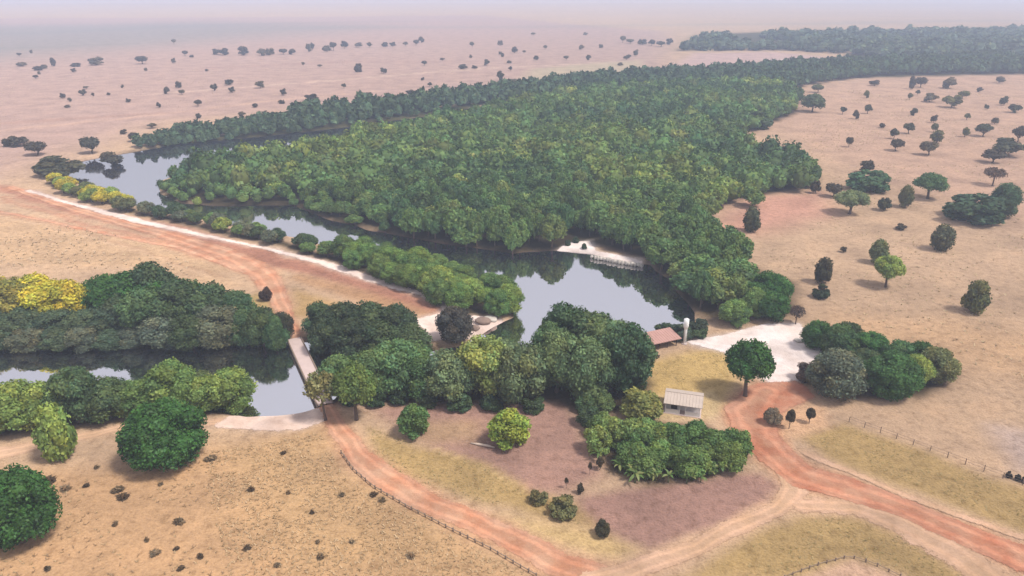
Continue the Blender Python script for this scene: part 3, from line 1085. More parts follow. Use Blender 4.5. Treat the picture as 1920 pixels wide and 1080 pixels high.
grp([(195, 612, 95, 84), (240, 606, 100, 88), (285, 600, 100, 96), (340, 612, 95, 78), (385, 618, 90, 66), (300, 618, 100, 80), (230, 622, 95, 70), (420, 624, 70, 56)],
    'broad_near', [DEEP, DARK, DEEP], 'pond_tree', 'dark green tree behind the pond, bordering the dry field', 'dark trees bordering the dry field')
grp([(-40, 618, 110, 92), (25, 618, 120, 90), (80, 620, 105, 86), (128, 618, 95, 88), (60, 604, 100, 76)],
    'broad_near', [YEL, YEL, (0.22, 0.2, 0.04)], 'pond_tree', 'yellow leaved tree behind the pond, bordering the dry field', 'yellow trees behind the pond')
# near side of the pond
grp([(-40, 832, 110, 96), (25, 824, 100, 92), (80, 814, 90, 84), (135, 806, 100, 106), (195, 798, 95, 78), (-10, 800, 90, 58), (60, 794, 90, 56), (125, 788, 90, 58), (185, 784, 90, 54), (240, 784, 85, 54)],
    'broad_near', [GREEN, LIGHT, DARK, (0.07, 0.11, 0.04)], 'bank_bush', 'leafy green bush tree on the near pond bank before the mango trees', 'bush trees on the near pond bank')
grp([(255, 790, 84, 66), (318, 782, 96, 92), (375, 778, 84, 66), (428, 774, 90, 84), (300, 772, 90, 60), (360, 768, 90, 62), (420, 764, 80, 58)],
    'broad_near', [GREEN, (0.09, 0.13, 0.05), LIGHT], 'bank_bush', 'low green bush tree on the near pond bank beside the sand landing', 'bush trees beside the sand landing')
# between the bridge and the lake
grp([(640, 652, 95, 84), (690, 654, 95, 82), (740, 660, 95, 78), (615, 668, 80, 74), (660, 676, 90, 76), (715, 680, 95, 78), (765, 684, 90, 70), (600, 640, 70, 66)],
    'broad_near', [DARK, (0.05, 0.075, 0.03), (0.04, 0.06, 0.025)], 'channel_tree', 'dark tree on the far side of the channel, right of the bridge', 'dark trees across the channel')
grp([(636, 754, 84, 78), (690, 756, 92, 88), (742, 750, 104, 104), (790, 756, 84, 80), (762, 722, 100, 80)],
    'broad_near', [GREEN, (0.09, 0.15, 0.05), (0.07, 0.13, 0.04)], 'channel_tree', 'bright green tree beside the bridge on the garden bank', 'green trees beside the bridge')
grp([(838, 768, 104, 92), (905, 760, 122, 116), (972, 772, 112, 112), (938, 728, 100, 78)],
    'broad_near', [(0.12, 0.155, 0.065), (0.11, 0.15, 0.05), (0.165, 0.205, 0.055)], 'garden_tree', 'large soft olive green tree shading the mauve garden soil', 'olive green garden trees')
grp([(1045, 750, 105, 116), (1062, 698, 115, 118), (1105, 765, 105, 122), (1120, 712, 115, 112), (1165, 700, 90, 92), (1175, 750, 105, 124), (1030, 720, 90, 100), (1195, 715, 70, 76), (1140, 736, 110, 120)],
    'broad_near', [(0.045, 0.08, 0.03), (0.065, 0.11, 0.04), (0.10, 0.145, 0.055)], 'garden_tree', 'tall dark green tree between the lake and the small house', 'dark trees between lake and house')
row([(1065, 792), (1100, 800), (1180, 786), (1190, 768), (1100, 768)], 3.6, 34, 'shrub', [GREEN, DARK, (0.09, 0.14, 0.05)], (3.4, 4.6), 'garden_shrub',
    'green shrub at the foot of the tall dark garden trees', 'shrubs below the dark garden trees', (0.7, 0.95), 'shrub')
row([(1140, 865), (1200, 895), (1300, 898), (1392, 876), (1380, 846), (1320, 832), (1200, 832), (1140, 842)], 3.4, 35, 'shrub',
    [(0.075, 0.14, 0.035), GREEN, (0.12, 0.18, 0.04)], (4.2, 5.4), 'garden_shrub',
    'dense glossy green shrub in the thicket before the small house', 'shrubs of the thicket before the house', (0.7, 0.95), 'shrub')
row([(1205, 634), (1320, 634), (1330, 624), (1290, 618), (1220, 622)], 3.2, 36, 'low', [DARK, (0.05, 0.07, 0.04)], (3.6, 4.8), 'shore_shrub',
    'low dark shrub on the lake shore behind the red roofed shelter', 'dark shrubs on the lake shore', (0.5, 0.7), 'shrub', clear=0.1)
row([(1345, 608), (1400, 612), (1490, 600), (1490, 572), (1440, 560), (1390, 570)], 4.6, 37, 'broad_near', [DEEP, GREEN, (0.07, 0.12, 0.05)], (5.6, 7.6), 'shore_tree',
    'dark green tree between the forest and the white sand yard', 'trees behind the white sand yard', (0.85, 1.1))
row([(1520, 655), (1570, 690), (1640, 712), (1730, 715), (1735, 690), (1650, 672), (1570, 640)], 4.4, 38, 'broad_near', [DEEP, DARK, (0.05, 0.10, 0.03)], (5.2, 7.0), 'hedge_tree',
    'dark green tree in the thick hedge beside the white sand yard', 'trees of the hedge by the sand yard', (0.75, 0.95))

grp([(1122, 856, 58, 46), (1150, 842, 64, 50), (1130, 826, 56, 44), (1185, 846, 62, 50), (1225, 842, 62, 48), (1300, 846, 64, 46), (1265, 852, 60, 46), (1345, 858, 58, 44)],
    'shrub', [(0.075, 0.14, 0.035), (0.12, 0.18, 0.045), (0.15, 0.20, 0.05)], 'garden_shrub',
    'dense glossy green shrub in the thicket before the small house', 'shrubs of the thicket before the house', 'shrub')
grp([(655, 762, 44, 30), (705, 764, 46, 30), (750, 760, 44, 30), (800, 766, 46, 32), (860, 774, 48, 30), (925, 772, 50, 32), (1000, 776, 46, 30)],
    'low', [DARK, (0.07, 0.10, 0.04)], 'garden_underbrush', 'low dark underbrush at the foot of the garden bank trees', 'underbrush below the garden bank trees', 'shrub')

# --- single trees
S = plant
S(300, 893, 158, 112, 'mango', DEEP, 'mango_tree', 'big round dark green tree standing alone on the tan field', idx=0)
S(18, 1046, 150, 128, 'mango', DEEP, 'mango_tree', 'round dark green tree at the field edge below the pond bushes', idx=1)
S(105, 872, 72, 104, 'tall', LIGHT, 'young_tree', 'tall light green young tree on the sand strip by the pond')
S(606, 800, 78, 92, 'feather', (0.17, 0.16, 0.06), 'feathery_tree', 'sparse olive feathery tree at the near end of the bridge')
S(664, 800, 84, 108, 'umbrella', GREEN, 'slender_tree', 'green tree on a slender bare trunk beside the red road')
S(775, 828, 64, 58, 'shrub', (0.085, 0.15, 0.04), 'round_shrub', 'round mid green shrub on the garden grass', 'shrub')
S(955, 848, 84, 64, 'shrub', LIME, 'round_shrub', 'bright lime green shrub on the mauve garden soil', 'shrub')
S(1405, 756, 92, 106, 'umbrella', DEEP, 'shade_tree', 'dark green shade tree with bare trunk beside the red road', idx=0)
S(1678, 757, 108, 82, 'mango', (0.045, 0.11, 0.025), 'round_tree', 'broad rounded green tree at the end of the hedge', idx=2)
S(1762, 725, 72, 64, 'broad_near', (0.13, 0.14, 0.05), 'hedge_end_tree', 'olive light green tree at the far end of the hedge')
S(1722, 730, 62, 56, 'broad_near', LIGHT, 'hedge_end_tree', 'fresh light green tree between the rounded tree and olive tree')
S(1575, 755, 112, 84, 'broad_near', GREY, 'grey_tree', 'grey green loose tree between the sand yard and rounded tree')
S(1515, 720, 46, 36, 'shrub', (0.11, 0.075, 0.06), 'dry_bush', 'dry reddish bush at the corner of the white sand yard', 'bush')
S(1450, 800, 34, 32, 'shrub', (0.16, 0.13, 0.09), 'dry_bush', 'dry tan bush beside the red road junction', 'bush')
S(1481, 806, 18, 38, 'umbrella', DBRN, 'young_dark_tree', 'small dark young tree on pale dirt by the road', idx=1)
S(1519, 796, 18, 30, 'umbrella', DBRN, 'young_dark_tree', 'small dark young tree on a thin stem by the hedge', idx=1)
S(1495, 612, 34, 36, 'feather', (0.11, 0.075, 0.06), 'dry_tree', 'dry brown leaved tree at the back of the white sand yard')
S(1545, 536, 36, 52, 'tall', (0.05, 0.045, 0.02), 'brown_tree', 'dark brown slender tree beside the forest corner')
S(1541, 562, 32, 28, 'low', (0.035, 0.05, 0.02), 'dark_bush', 'dark low bush under the brown slender tree', 'bush')
S(1650, 498, 38, 48, 'tall', (0.11, 0.13, 0.05), 'pasture_tree', 'grey green upright tree behind the light green pasture tree')
S(1668, 545, 56, 62, 'umbrella', LIGHT, 'pasture_tree', 'light green tree with short trunk on the right pasture')
S(1770, 474, 46, 52, 'tall', (0.085, 0.085, 0.04), 'pasture_tree', 'olive brown rounded tree alone on the right pasture')
S(1832, 592, 50, 64, 'tall', (0.10, 0.105, 0.035), 'pasture_tree', 'olive green oval tree on a bare trunk on the pasture')
S(1838, 424, 112, 58, 'low', (0.045, 0.085, 0.04), 'thicket_tree', 'wide dark green tree forming a low thicket on the pasture')
S(1888, 412, 54, 66, 'broad_near', (0.055, 0.10, 0.045), 'thicket_tree', 'upright dark green tree at the end of the low thicket')
S(1636, 364, 78, 44, 'low', (0.06, 0.12, 0.05), 'pasture_tree', 'wide mid green spreading tree on the upper pasture')
S(1628, 326, 30, 24, 'savanna', DBRN, 'pasture_tree', 'small dark brown tree behind the wide spreading tree')
S(1600, 406, 62, 48, 'umbrella', (0.16, 0.19, 0.08), 'pasture_tree', 'pale green rounded tree on the upper pasture')
S(1748, 378, 60, 50, 'umbrella', (0.065, 0.13, 0.045), 'pasture_tree', 'bright green broad tree on the upper pasture')
S(1700, 392, 30, 44, 'tall', OLV, 'pasture_tree', 'narrow olive tree beside the bright green broad tree')
S(1868, 352, 44, 36, 'feather', (0.12, 0.075, 0.05), 'flat_tree', 'flat topped reddish dry tree on the upper pasture')
S(1410, 438, 36, 50, 'tall', (0.06, 0.065, 0.03), 'edge_tree', 'dark olive upright tree just outside the forest edge')
S(1414, 392, 42, 40, 'broad_mid', GREEN, 'edge_tree', 'green tree just outside the forest edge by the olive tree')
S(1530, 364, 18, 28, 'savanna', DBRN, 'edge_tree', 'small dark tree at the forest point')
S(1345, 394, 28, 22, 'low', DBRN, 'edge_bush', 'dark brown bush in the forest notch', 'bush')
S(1425, 244, 54, 34, 'low', DARK, 'edge_tree', 'wide dark tree at the upper forest notch')
S(1527, 212, 42, 36, 'broad_mid', (0.06, 0.09, 0.04), 'edge_tree', 'green tree detached from the upper forest corner')
S(852, 648, 72, 66, 'broad_near', (0.06, 0.055, 0.045), 'bank_tree', 'dark greyish bare looking tree at the sand flat')
S(497, 566, 24, 28, 'shrub', (0.06, 0.035, 0.022), 'trackside_bush', 'dark reddish bush beside the track above the bridge', 'bush', idx=0)
S(500, 592, 18, 16, 'shrub', (0.05, 0.032, 0.022), 'trackside_bush', 'tiny dark bush beside the track above the bridge', 'bush', idx=1)
S(528, 640, 44, 56, 'broad_near', (0.045, 0.045, 0.024), 'bridge_tree', 'dark tree at the far bridge end beside the track')
S(478, 640, 74, 46, 'low', (0.16, 0.155, 0.085), 'pale_bush', 'pale dry green bush on the far pond bank by the bridge', 'bush')
S(1130, 1012, 30, 30, 'shrub', (0.055, 0.05, 0.025), 'garden_bush', 'small dark brown bush in the mauve soil corner', 'bush')
S(1010, 948, 36, 24, 'low', (0.14, 0.125, 0.05), 'weed_clump', 'olive weed clump on the garden edge beside mauve soil', 'weeds', 'weed clumps on the garden edge')
S(1055, 975, 56, 34, 'low', (0.15, 0.135, 0.05), 'weed_clump', 'wide olive weed clump near the dark brown bush', 'weeds', 'weed clumps on the garden edge')
S(610, 622, 64, 40, 'broad_near', YEL, 'yellow_tree', 'yellow topped tree at the far end of the bridge')
S(1205, 796, 84, 52, 'shrub', (0.17, 0.18, 0.05), 'yellowish_shrub', 'yellowish shrub between dark trees and the small house', 'shrub')
S(1062, 918, 9, 22, 'feather', DBRN, 'sapling', 'thin dark sapling standing in the mauve garden soil', 'sapling', 'saplings in the garden soil')
S(1088, 928, 15, 20, 'savanna', DBRN, 'sapling', 'thin dark sapling standing in the mauve garden soil', 'sapling', 'saplings in the garden soil')
S(1106, 892, 9, 24, 'feather', DBRN, 'sapling', 'thin dark sapling standing in the mauve garden soil', 'sapling', 'saplings in the garden soil')
S(1125, 884, 18, 26, 'savanna', (0.08, 0.06, 0.035), 'sapling', 'thin dark sapling standing in the mauve garden soil', 'sapling', 'saplings in the garden soil')
for x, y, w, h in [(1065, 462, 12, 14), (1080, 457, 14, 12), (1096, 468, 12, 12)]:
    S(x, y, w, h, 'low', DARK, 'beach_bush', 'tiny dark bush on the small white beach across the lake', 'bush', 'bushes on the small beach')
for x, y in [(1893, 898), (1909, 903), (1922, 908)]:
    S(x, y, 12, 13, 'low', (0.02, 0.022, 0.018), 'fence_bush', 'tiny black bush in a row by the pasture fence', 'bush', 'bushes by the pasture fence')

# --- scattered savanna trees
RIGHT = [(1535, 174, 22, 18), (1626, 184, 12, 15), (1643, 161, 22, 12), (1581, 215, 13, 15), (1606, 224, 14, 18), (1629, 214, 17, 18), (1710, 167, 14, 26),
         (1729, 164, 22, 22), (1782, 166, 28, 22), (1707, 187, 11, 13), (1747, 192, 28, 18), (1790, 203, 34, 26), (1808, 186, 20, 18), (1877, 156, 20, 14),
         (1714, 217, 14, 15), (1753, 231, 14, 16), (1815, 225, 13, 13), (1867, 233, 15, 14), (1885, 198, 18, 18), (1905, 212, 22, 18), (1707, 252, 22, 22),
         (1678, 262, 18, 20), (1683, 285, 26, 26), (1593, 277, 14, 22), (1752, 249, 15, 18), (1760, 270, 26, 26), (1811, 258, 16, 20), (1848, 258, 32, 26),
         (1745, 294, 34, 28), (1913, 268, 28, 32), (1892, 297, 60, 36), (1866, 309, 42, 26), (1565, 372, 32, 30), (1660, 397, 24, 28), (1692, 432, 22, 12), (1790, 408, 16, 12),
         (1583, 474, 14, 12), (1722, 178, 10, 10), (1838, 172, 12, 10), (1850, 205, 10, 10), (1655, 240, 12, 10)]
for i, (x, y, w, h) in enumerate(RIGHT):
    S(x, y, w, h, 'savanna', random.choice([DBRN, BRN, (0.055, 0.06, 0.032), OLV, DBRN]), 'savanna_tree',
      'small dark savanna tree dotting the pasture right of the forest', 'tree', 'small trees on the right pasture')
LEFT = [(10, 276, 20, 16), (28, 277, 38, 22), (64, 294, 40, 30), (167, 290, 36, 36), (205, 309, 42, 28), (247, 267, 22, 18), (283, 241, 18, 10), (372, 222, 14, 10), (370, 200, 15, 13), (297, 202, 9, 11),
        (311, 176, 13, 14), (333, 165, 14, 14), (340, 178, 12, 11), (116, 184, 11, 11), (154, 179, 13, 13), (401, 171, 13, 15), (428, 160, 17, 13), (434, 174, 13, 12),
        (487, 166, 19, 15), (531, 179, 13, 14), (583, 189, 28, 13), (528, 195, 15, 8), (452, 219, 15, 10), (478, 202, 11, 9), (672, 136, 17, 18), (718, 138, 15, 11),
        (795, 123, 12, 10), (868, 130, 18, 10), (912, 123, 12, 13), (938, 152, 13, 20), (936, 164, 13, 12), (957, 133, 9, 9), (960, 157, 24, 10), (982, 153, 9, 9),
        (690, 183, 20, 10), (750, 186, 14, 12), (770, 180, 22, 12), (645, 166, 10, 10), (806, 163, 10, 9), (230, 252, 14, 10)]
for x, y, w, h in LEFT:
    S(x, y, w, h, 'savanna', random.choice([DBRN, BRN, DBRN, (0.06, 0.055, 0.035)]), 'savanna_tree',
      'small dark savanna tree on the plain just beyond the river belt', 'tree', 'small trees beyond the river belt')
FARL = [(325, 81, 9, 10), (346, 104, 11, 11), (325, 118, 9, 11), (264, 119, 22, 17), (177, 121, 28, 16), (140, 124, 20, 8), (98, 123, 11, 17), (38, 123, 18, 9), (70, 131, 22, 9), (80, 128, 14, 9),
        (404, 102, 18, 12), (420, 103, 20, 14), (455, 103, 22, 18), (490, 104, 18, 14), (505, 102, 18, 14), (530, 101, 16, 12), (546, 101, 16, 11), (578, 96, 12, 16), (585, 92, 10, 14),
        (612, 96, 16, 14), (624, 93, 14, 16), (645, 89, 13, 16), (672, 87, 14, 10), (692, 87, 12, 10), (722, 86, 14, 9), (736, 86, 14, 9), (760, 85, 12, 8), (780, 84, 12, 12), (790, 79, 12, 12),
        (938, 85, 11, 11), (965, 99, 13, 13), (885, 88, 9, 12), (1005, 113, 11, 10), (1062, 113, 11, 9), (1103, 113, 11, 10), (1090, 93, 12, 10), (1022, 92, 9, 8), (1127, 90, 9, 8),
        (1175, 113, 14, 8), (1193, 106, 11, 14), (1168, 80, 12, 14), (1182, 82, 16, 10), (1205, 84, 18, 12), (1222, 86, 16, 12), (1240, 88, 18, 12), (1256, 84, 16, 12), (1000, 66, 10, 6), (1098, 66, 10, 6)]
for x, y, w, h in FARL:
    S(x, y, w, h, 'savanna', random.choice([DBRN, BRN]), 'savanna_tree',
      'distant tiny tree on the hazy pink plain', 'tree', 'distant trees on the hazy plain')
rx = np.random.default_rng(77)
for _ in range(46):
    x, y = rx.uniform(-20, 1180), rx.uniform(96, 205)
    if y > 215 - 0.075 * x: continue
    S(x, y, rx.uniform(6, 11), rx.uniform(5, 9), 'savanna', random.choice([DBRN, BRN, (0.09, 0.075, 0.05)]), 'savanna_shrub',
      'tiny faint shrub on the open pink plain', 'shrub', 'tiny shrubs on the open plain')
S(100, 334, 84, 38, 'low', (0.06, 0.06, 0.03), 'bend_thicket', 'wide dark olive thicket tree outside the river bend')

# small dark scrub clumps dotting the near field
DOTS = [(393, 866, 22, 14), (88, 908, 24, 13), (120, 922, 22, 10), (160, 914, 12, 10), (215, 988, 13, 13), (335, 985, 22, 15), (275, 1018, 10, 14), (288, 1044, 20, 12), (330, 1034, 14, 9),
        (375, 1050, 14, 16), (338, 1072, 18, 9), (595, 1020, 12, 11), (600, 1050, 16, 13), (462, 1034, 14, 11), (88, 1072, 12, 10), (80, 938, 22, 9), (218, 925, 22, 16), (228, 938, 22, 10),
        (700, 932, 14, 11), (716, 942, 16, 12), (470, 923, 16, 9), (530, 853, 12, 10), (300, 912, 10, 8), (540, 928, 10, 8), (520, 1065, 12, 9), (770, 1048, 16, 9), (660, 1020, 12, 9),
        (180, 880, 10, 8), (640, 932, 14, 8), (585, 965, 10, 8)]
for x, y, w, h in DOTS:
    S(x, y, w * random.uniform(0.8, 1.1), h * 0.6, 'clump', random.choice([(0.09, 0.06, 0.035), (0.15, 0.105, 0.06), (0.19, 0.135, 0.08)]), 'scrub_clump',
      'tiny dark scrub clump on the tan foreground field', 'scrub', 'scrub clumps on the foreground field')


# --- big leaved plants along the thicket
def banana_leaf_mesh(seed, length=2.0, width=0.5):
    rng = np.random.default_rng(seed)
    n = 7
    V, F, T = [], [], []
    for i in range(n):
        t = i / (n - 1)
        r = length * t * (1 - 0.18 * t)
        z = length * (0.62 * t - 0.72 * t * t)
        w = width * (math.sin(math.pi * min(1, 0.12 + 0.88 * t)) ** 0.7) * 0.5 + 0.02
        k = rng.uniform(0.9, 1.1)
        for s, dz in ((-1, 0.10), (0, 0.0), (1, 0.10)):
            V.append((r, s * w * k, z + dz * width * abs(s)))
            T.append([rng.uniform(0.9, 1.15)] * 3)
    for i in range(n - 1):
        for j in range(2):
            a = i * 3 + j
            F.append((a, a + 3, a + 4, a + 1))
    return mesh_np('leaf', V, F, M_LEAF, {'tint': ('FLOAT_COLOR', 'POINT', np.c_[np.array(T), np.ones(len(T))])}, True)


LEAVES = [banana_leaf_mesh(s, 1.6 + 0.3 * s, 0.40) for s in range(3)]
STEM = MB().tube([(0, 0, -0.05), (0.02, 0, 0.8), (0.0, 0.03, 1.7)], [0.14, 0.12, 0.07], 8).mesh('stem', plain_mat('green_stem', (0.10, 0.12, 0.04), 0.7, 0.25, 4), True)
BAN = [(1150, 880), (1172, 893), (1196, 902), (1222, 908), (1250, 908), (1278, 903), (1305, 900), (1332, 892), (1356, 884), (1378, 876), (1398, 868), (1215, 893), (1265, 892), (1320, 882), (1372, 858), (1395, 850), (1130, 868), (1240, 896)]
for i, (x, y) in enumerate(BAN):
    X, Y = gp(x, y)
    s = random.uniform(0.5, 0.9)
    x += random.uniform(-14, 14)
    y += random.uniform(-6, 9)
    X, Y = gp(x, y)
    root = empty('banana_plant', (X, Y, tz(X, Y) - 0.02), random.uniform(0, 6.28), (s, s, s))
    tag(root, 'big leaved plant on the outer edge of the green thicket', 'plant', 'big leaved plants edging the thicket')
    link('stem', STEM, root)
    for k in range(8):
        l = link('leaf', LEAVES[k % 3], root, (0, 0, 1.45 + 0.04 * k))
        l.rotation_euler = (random.uniform(-0.3, 0.3), random.uniform(-1.0, 0.25), k * 2.4 + random.uniform(-0.3, 0.3))
        l.color = jitter(random.choice([(0.11, 0.16, 0.045), (0.08, 0.14, 0.035), (0.19, 0.21, 0.07)]), 0.15)

# ------------------------------------------------------------------ bridge
A = np.array(gp(551, 634, 0.3))
B = np.array(gp(609, 756, 0.3))
L = float(np.linalg.norm(B - A))
ang = math.atan2(*(B - A)[::-1])
zc = 0.30
bridge = empty('bridge', (A[0], A[1], zc), ang)
tag(bridge, 'narrow pale concrete bridge crossing the dark channel', 'bridge')
HW = 1.2
nsl = 9
for i in range(nsl):                                    # deck laid in slabs with open joints
    a, b = L * i / nsl + 0.015, L * (i + 1) / nsl - 0.015
    MB().box(a, b, -HW, HW, -0.22, random.uniform(-0.008, 0.008)).build('deck_slab', M_CONC, bridge)
for s in (-1, 1):
    MB().box(-0.2, L + 0.2, s * HW - 0.09, s * HW + 0.09, -0.45, 0.20).build('edge_beam', M_WOOD, bridge)
for i in range(1, 5):
    a = L * i / 5
    MB().box(a - 0.2, a + 0.2, -HW * 0.85, HW * 0.85, -2.9, -0.46 + 0.24).build('pier', M_CONC, bridge)

# ------------------------------------------------------------------ small house
def house():
    X, Y = gp(1284, 776)
    h = empty('small_house', (X, Y + 1.4, tz(X, Y + 1.4)), math.radians(-16), (0.92, 0.85, 0.82))
    tag(h, 'small white house with pale roof and dark open veranda', 'house')
    W, D, H = 5.6, 4.6, 2.35
    MB().box(-W / 2 - .2, W / 2 + .2, -D / 2 - 0.2, D / 2 + .2, -0.3, 0.12).build('plinth', M_CONC, h)
    w = MB()
    w.box(-W / 2, W / 2, D / 2 - .15, D / 2, .12, H)
    w.box(-W / 2, -W / 2 + .15, -D / 2 + 1.5, D / 2 - .15, .12, H)
    w.box(W / 2 - .15, W / 2, -D / 2 + 1.5, D / 2 - .15, .12, H)
    for a, b in ((-W / 2 + .15, -1.9), (-0.9, 0.3), (1.2, W / 2 - .15)):
        w.box(a, b, -D / 2 + 1.5, -D / 2 + 1.65, .12, H)
    w.box(-1.9, -0.9, -D / 2 + 1.5, -D / 2 + 1.65, 1.95, H)
    w.box(.3, 1.2, -D / 2 + 1.5, -D / 2 + 1.65, .12, 1.0)
    w.box(.3, 1.2, -D / 2 + 1.5, -D / 2 + 1.65, 1.95, H)
    wo_ = w.build('wall', M_WHITE, h)
    d = MB().box(-1.9, -0.9, -D / 2 + 1.54, -D / 2 + 1.6, .12, 1.95).build('door', M_DARKWOOD, h)
    MB().box(-1.02, -.96, -D / 2 + 1.49, -D / 2 + 1.54, 1.0, 1.08).build('handle', M_IRON, d)
    wi_ = MB().box(.3, 1.2, -D / 2 + 1.56, -D / 2 + 1.6, 1.0, 1.95).build('window', M_GLASS, h)
    f = MB()
    f.box(.3, 1.2, -D / 2 + 1.5, -D / 2 + 1.56, 1.44, 1.5)
    f.box(.72, .78, -D / 2 + 1.5, -D / 2 + 1.558, 1.0, 1.95)
    f.build('frame', M_WOOD, wi_)
    MB().box(-W / 2, -0.55, -D / 2, -D / 2 + .14, .12, .95).build('veranda_wall', M_WHITE, h)
    MB().box(.55, W / 2, -D / 2, -D / 2 + .14, .12, .95).build('veranda_wall', M_WHITE, h)
    for x in (-W / 2 + .08, -.47, .47, W / 2 - .08):
        MB().box(x - .07, x + .07, -D / 2 - .002, -D / 2 + .142, .12, 2.16).build('post', M_WHITE, h)
    # gable roof, ridge along x, front slope reaching over the veranda
    ov, rz, t = .30, 3.05, .10
    yb, yf, yr = D / 2 + ov, -D / 2 - ov, 0.35
    zb, zf = H + .02, 2.22
    xa, xb = -W / 2 - ov, W / 2 + ov
    r = link('roof', None) if False else None
    nb = 12
    roof = MB()
    roof.hexa([(xa, yr, rz - t), (xb, yr, rz - t), (xb, yb, zb - t), (xa, yb, zb - t)][::-1], [(xa, yr, rz), (xb, yr, rz), (xb, yb, zb), (xa, yb, zb)][::-1])
    roof.hexa([(xa, yf, zf - t), (xb, yf, zf - t), (xb, yr, rz - t), (xa, yr, rz - t)], [(xa, yf, zf), (xb, yf, zf), (xb, yr, rz), (xa, yr, rz)])
    ro = roof.build('roof', M_ROOFP, h)
    for i in range(nb + 1):                                     # standing ribs of the sheets
        x = xa + .05 + (xb - xa - .1) * i / nb
        rb = MB()
        rb.hexa([(x - .04, yf, zf + .001), (x + .04, yf, zf + .001), (x + .04, yr, rz + .001), (x - .04, yr, rz + .001)],
                [(x - .02, yf, zf + .06), (x + .02, yf, zf + .06), (x + .02, yr, rz + .06), (x - .02, yr, rz + .06)])
        rb.build('roof_rib', M_ROOFP, ro)
    MB().tube([(xa - .02, yr, rz + .03), (xb + .02, yr, rz + .03)], [.11, .11], 8).build('ridge_cap', M_ROOFP, ro)
    g = MB()
    for x in (-W / 2 + .001, W / 2 - .151):
        g.hexa([(x, -D / 2 + 1.5, H), (x + .15, -D / 2 + 1.5, H), (x + .15, D / 2 - .002, H), (x, D / 2 - .002, H)],
               [(x, yr - .1, rz - .2), (x + .15, yr - .1, rz - .2), (x + .15, yr + .1, rz - .2), (x, yr + .1, rz - .2)])
    g.build('gable', M_WHITE, h)


house()


def shelter():
    A = gp(1198, 664)
    B = gp(1270, 648)
    ang = math.atan2(B[1] - A[1], B[0] - A[0])
    Lr = math.hypot(B[0] - A[0], B[1] - A[1])
    s = empty('lakeside_shelter', (A[0], A[1], max(0.05, tz(*A))), ang, (1, 0.9, 0.85))
    tag(s, 'long open shelter with faded red roof on the lake shore', 'shelter')
    D = 3.0
    n = 5
    for i in range(n):
        for y in (0.1, D - 0.1):
            x = 0.2 + (Lr - 0.4) * i / (n - 1)
            MB().tube([(x, y, -0.25), (x, y, 1.85 if y < 1 else 2.35)], [.09, .08], 8).build('post', M_DARKWOOD, s)
    r = MB()
    r.hexa([(-.4, -.6, 1.75), (Lr + .4, -.6, 1.75), (Lr + .4, D + .5, 2.42), (-.4, D + .5, 2.42)],
           [(-.4, -.6, 1.87), (Lr + .4, -.6, 1.87), (Lr + .4, D + .5, 2.54), (-.4, D + .5, 2.54)])
    ro = r.build('roof', M_ROOFR, s)
    nr = 18
    for i in range(nr):                                          # sheet ribs
        x = -.35 + (Lr + .7) * i / (nr - 1)
        MB().hexa([(x - .05, -.6, 1.871), (x + .05, -.6, 1.871), (x + .05, D + .5, 2.541), (x - .05, D + .5, 2.541)],
                  [(x - .02, -.6, 1.92), (x + .02, -.6, 1.92), (x + .02, D + .5, 2.59), (x - .02, D + .5, 2.59)]).build('roof_rib', M_ROOFR, ro)
    MB().box(0, Lr, D - .12, D, -.2, 2.3).build('back_wall', M_DARKWOOD, s)
    # dark table in front
    X, Y = gp(1224, 668)
    t = empty('picnic_table', (X, Y, max(0.0, tz(X, Y))), ang)
    tag(t, 'dark wooden table in front of the lakeside shelter', 'table')
    MB().box(-.9, .9, -.4, .4, .70, .76).build('table_top', M_DARKWOOD, t)
    for x in (-.75, .75):
        for y in (-.3, .3):
            MB().box(x - .05, x + .05, y - .05, y + .05, -.1, .70).build('leg', M_DARKWOOD, t)
    for y in (-.8, .8):
        b = MB().box(-.9, .9, y - .14, y + .14, .40, .45)
        for x in (-.7, .7): b.box(x - .06, x + .06, y - .1, y + .1, -.1, .399)
        for x in (-.7, .7): b.box(x - .04, x + .04, min(0.25 * np.sign(y), y), max(0.25 * np.sign(y), y), .30, .36)
        b.build('bench', M_DARKWOOD, t)


shelter()


def water_tower():
    X, Y = gp(1283, 644)
    t = empty('water_tower', (X, Y, tz(X, Y)), 0)
    tag(t, 'slim white water tower by the lakeside shelter', 'water tower')
    MB().tube([(0, 0, -.2), (0, 0, .12)], [.55, .55], 18).build('base', M_CONC, t)
    MB().tube([(0, 0, .10), (0, 0, 2.7), (0, 0, 3.3)], [.25, .25, .28], 20).build('column', M_TANK, t, True)
    tk = MB().tube([(0, 0, 2.9), (0, 0, 3.5), (0, 0, 4.85), (0, 0, 4.93)], [.27, .47, .47, .10], 24).build('tank', M_TANK, t, True)
    MB().tube([(0, 0, 4.93), (0, 0, 5.05)], [.16, .14], 12).build('lid', M_TANK, tk)
    l = MB()
    for x in (-.17, .17): l.tube([(x, -.56, .0), (x, -.56, 4.85)], [.02, .02], 5)
    for k in range(15): l.tube([(-.17, -.56, .3 + .31 * k), (.17, -.56, .3 + .31 * k)], [.014, .014], 4)
    for z in (.6, 2.2): l.tube([(0, -.56, z), (0, -.30, z)], [.015, .015], 4)
    l.build('ladder', M_TANK, t)


water_tower()

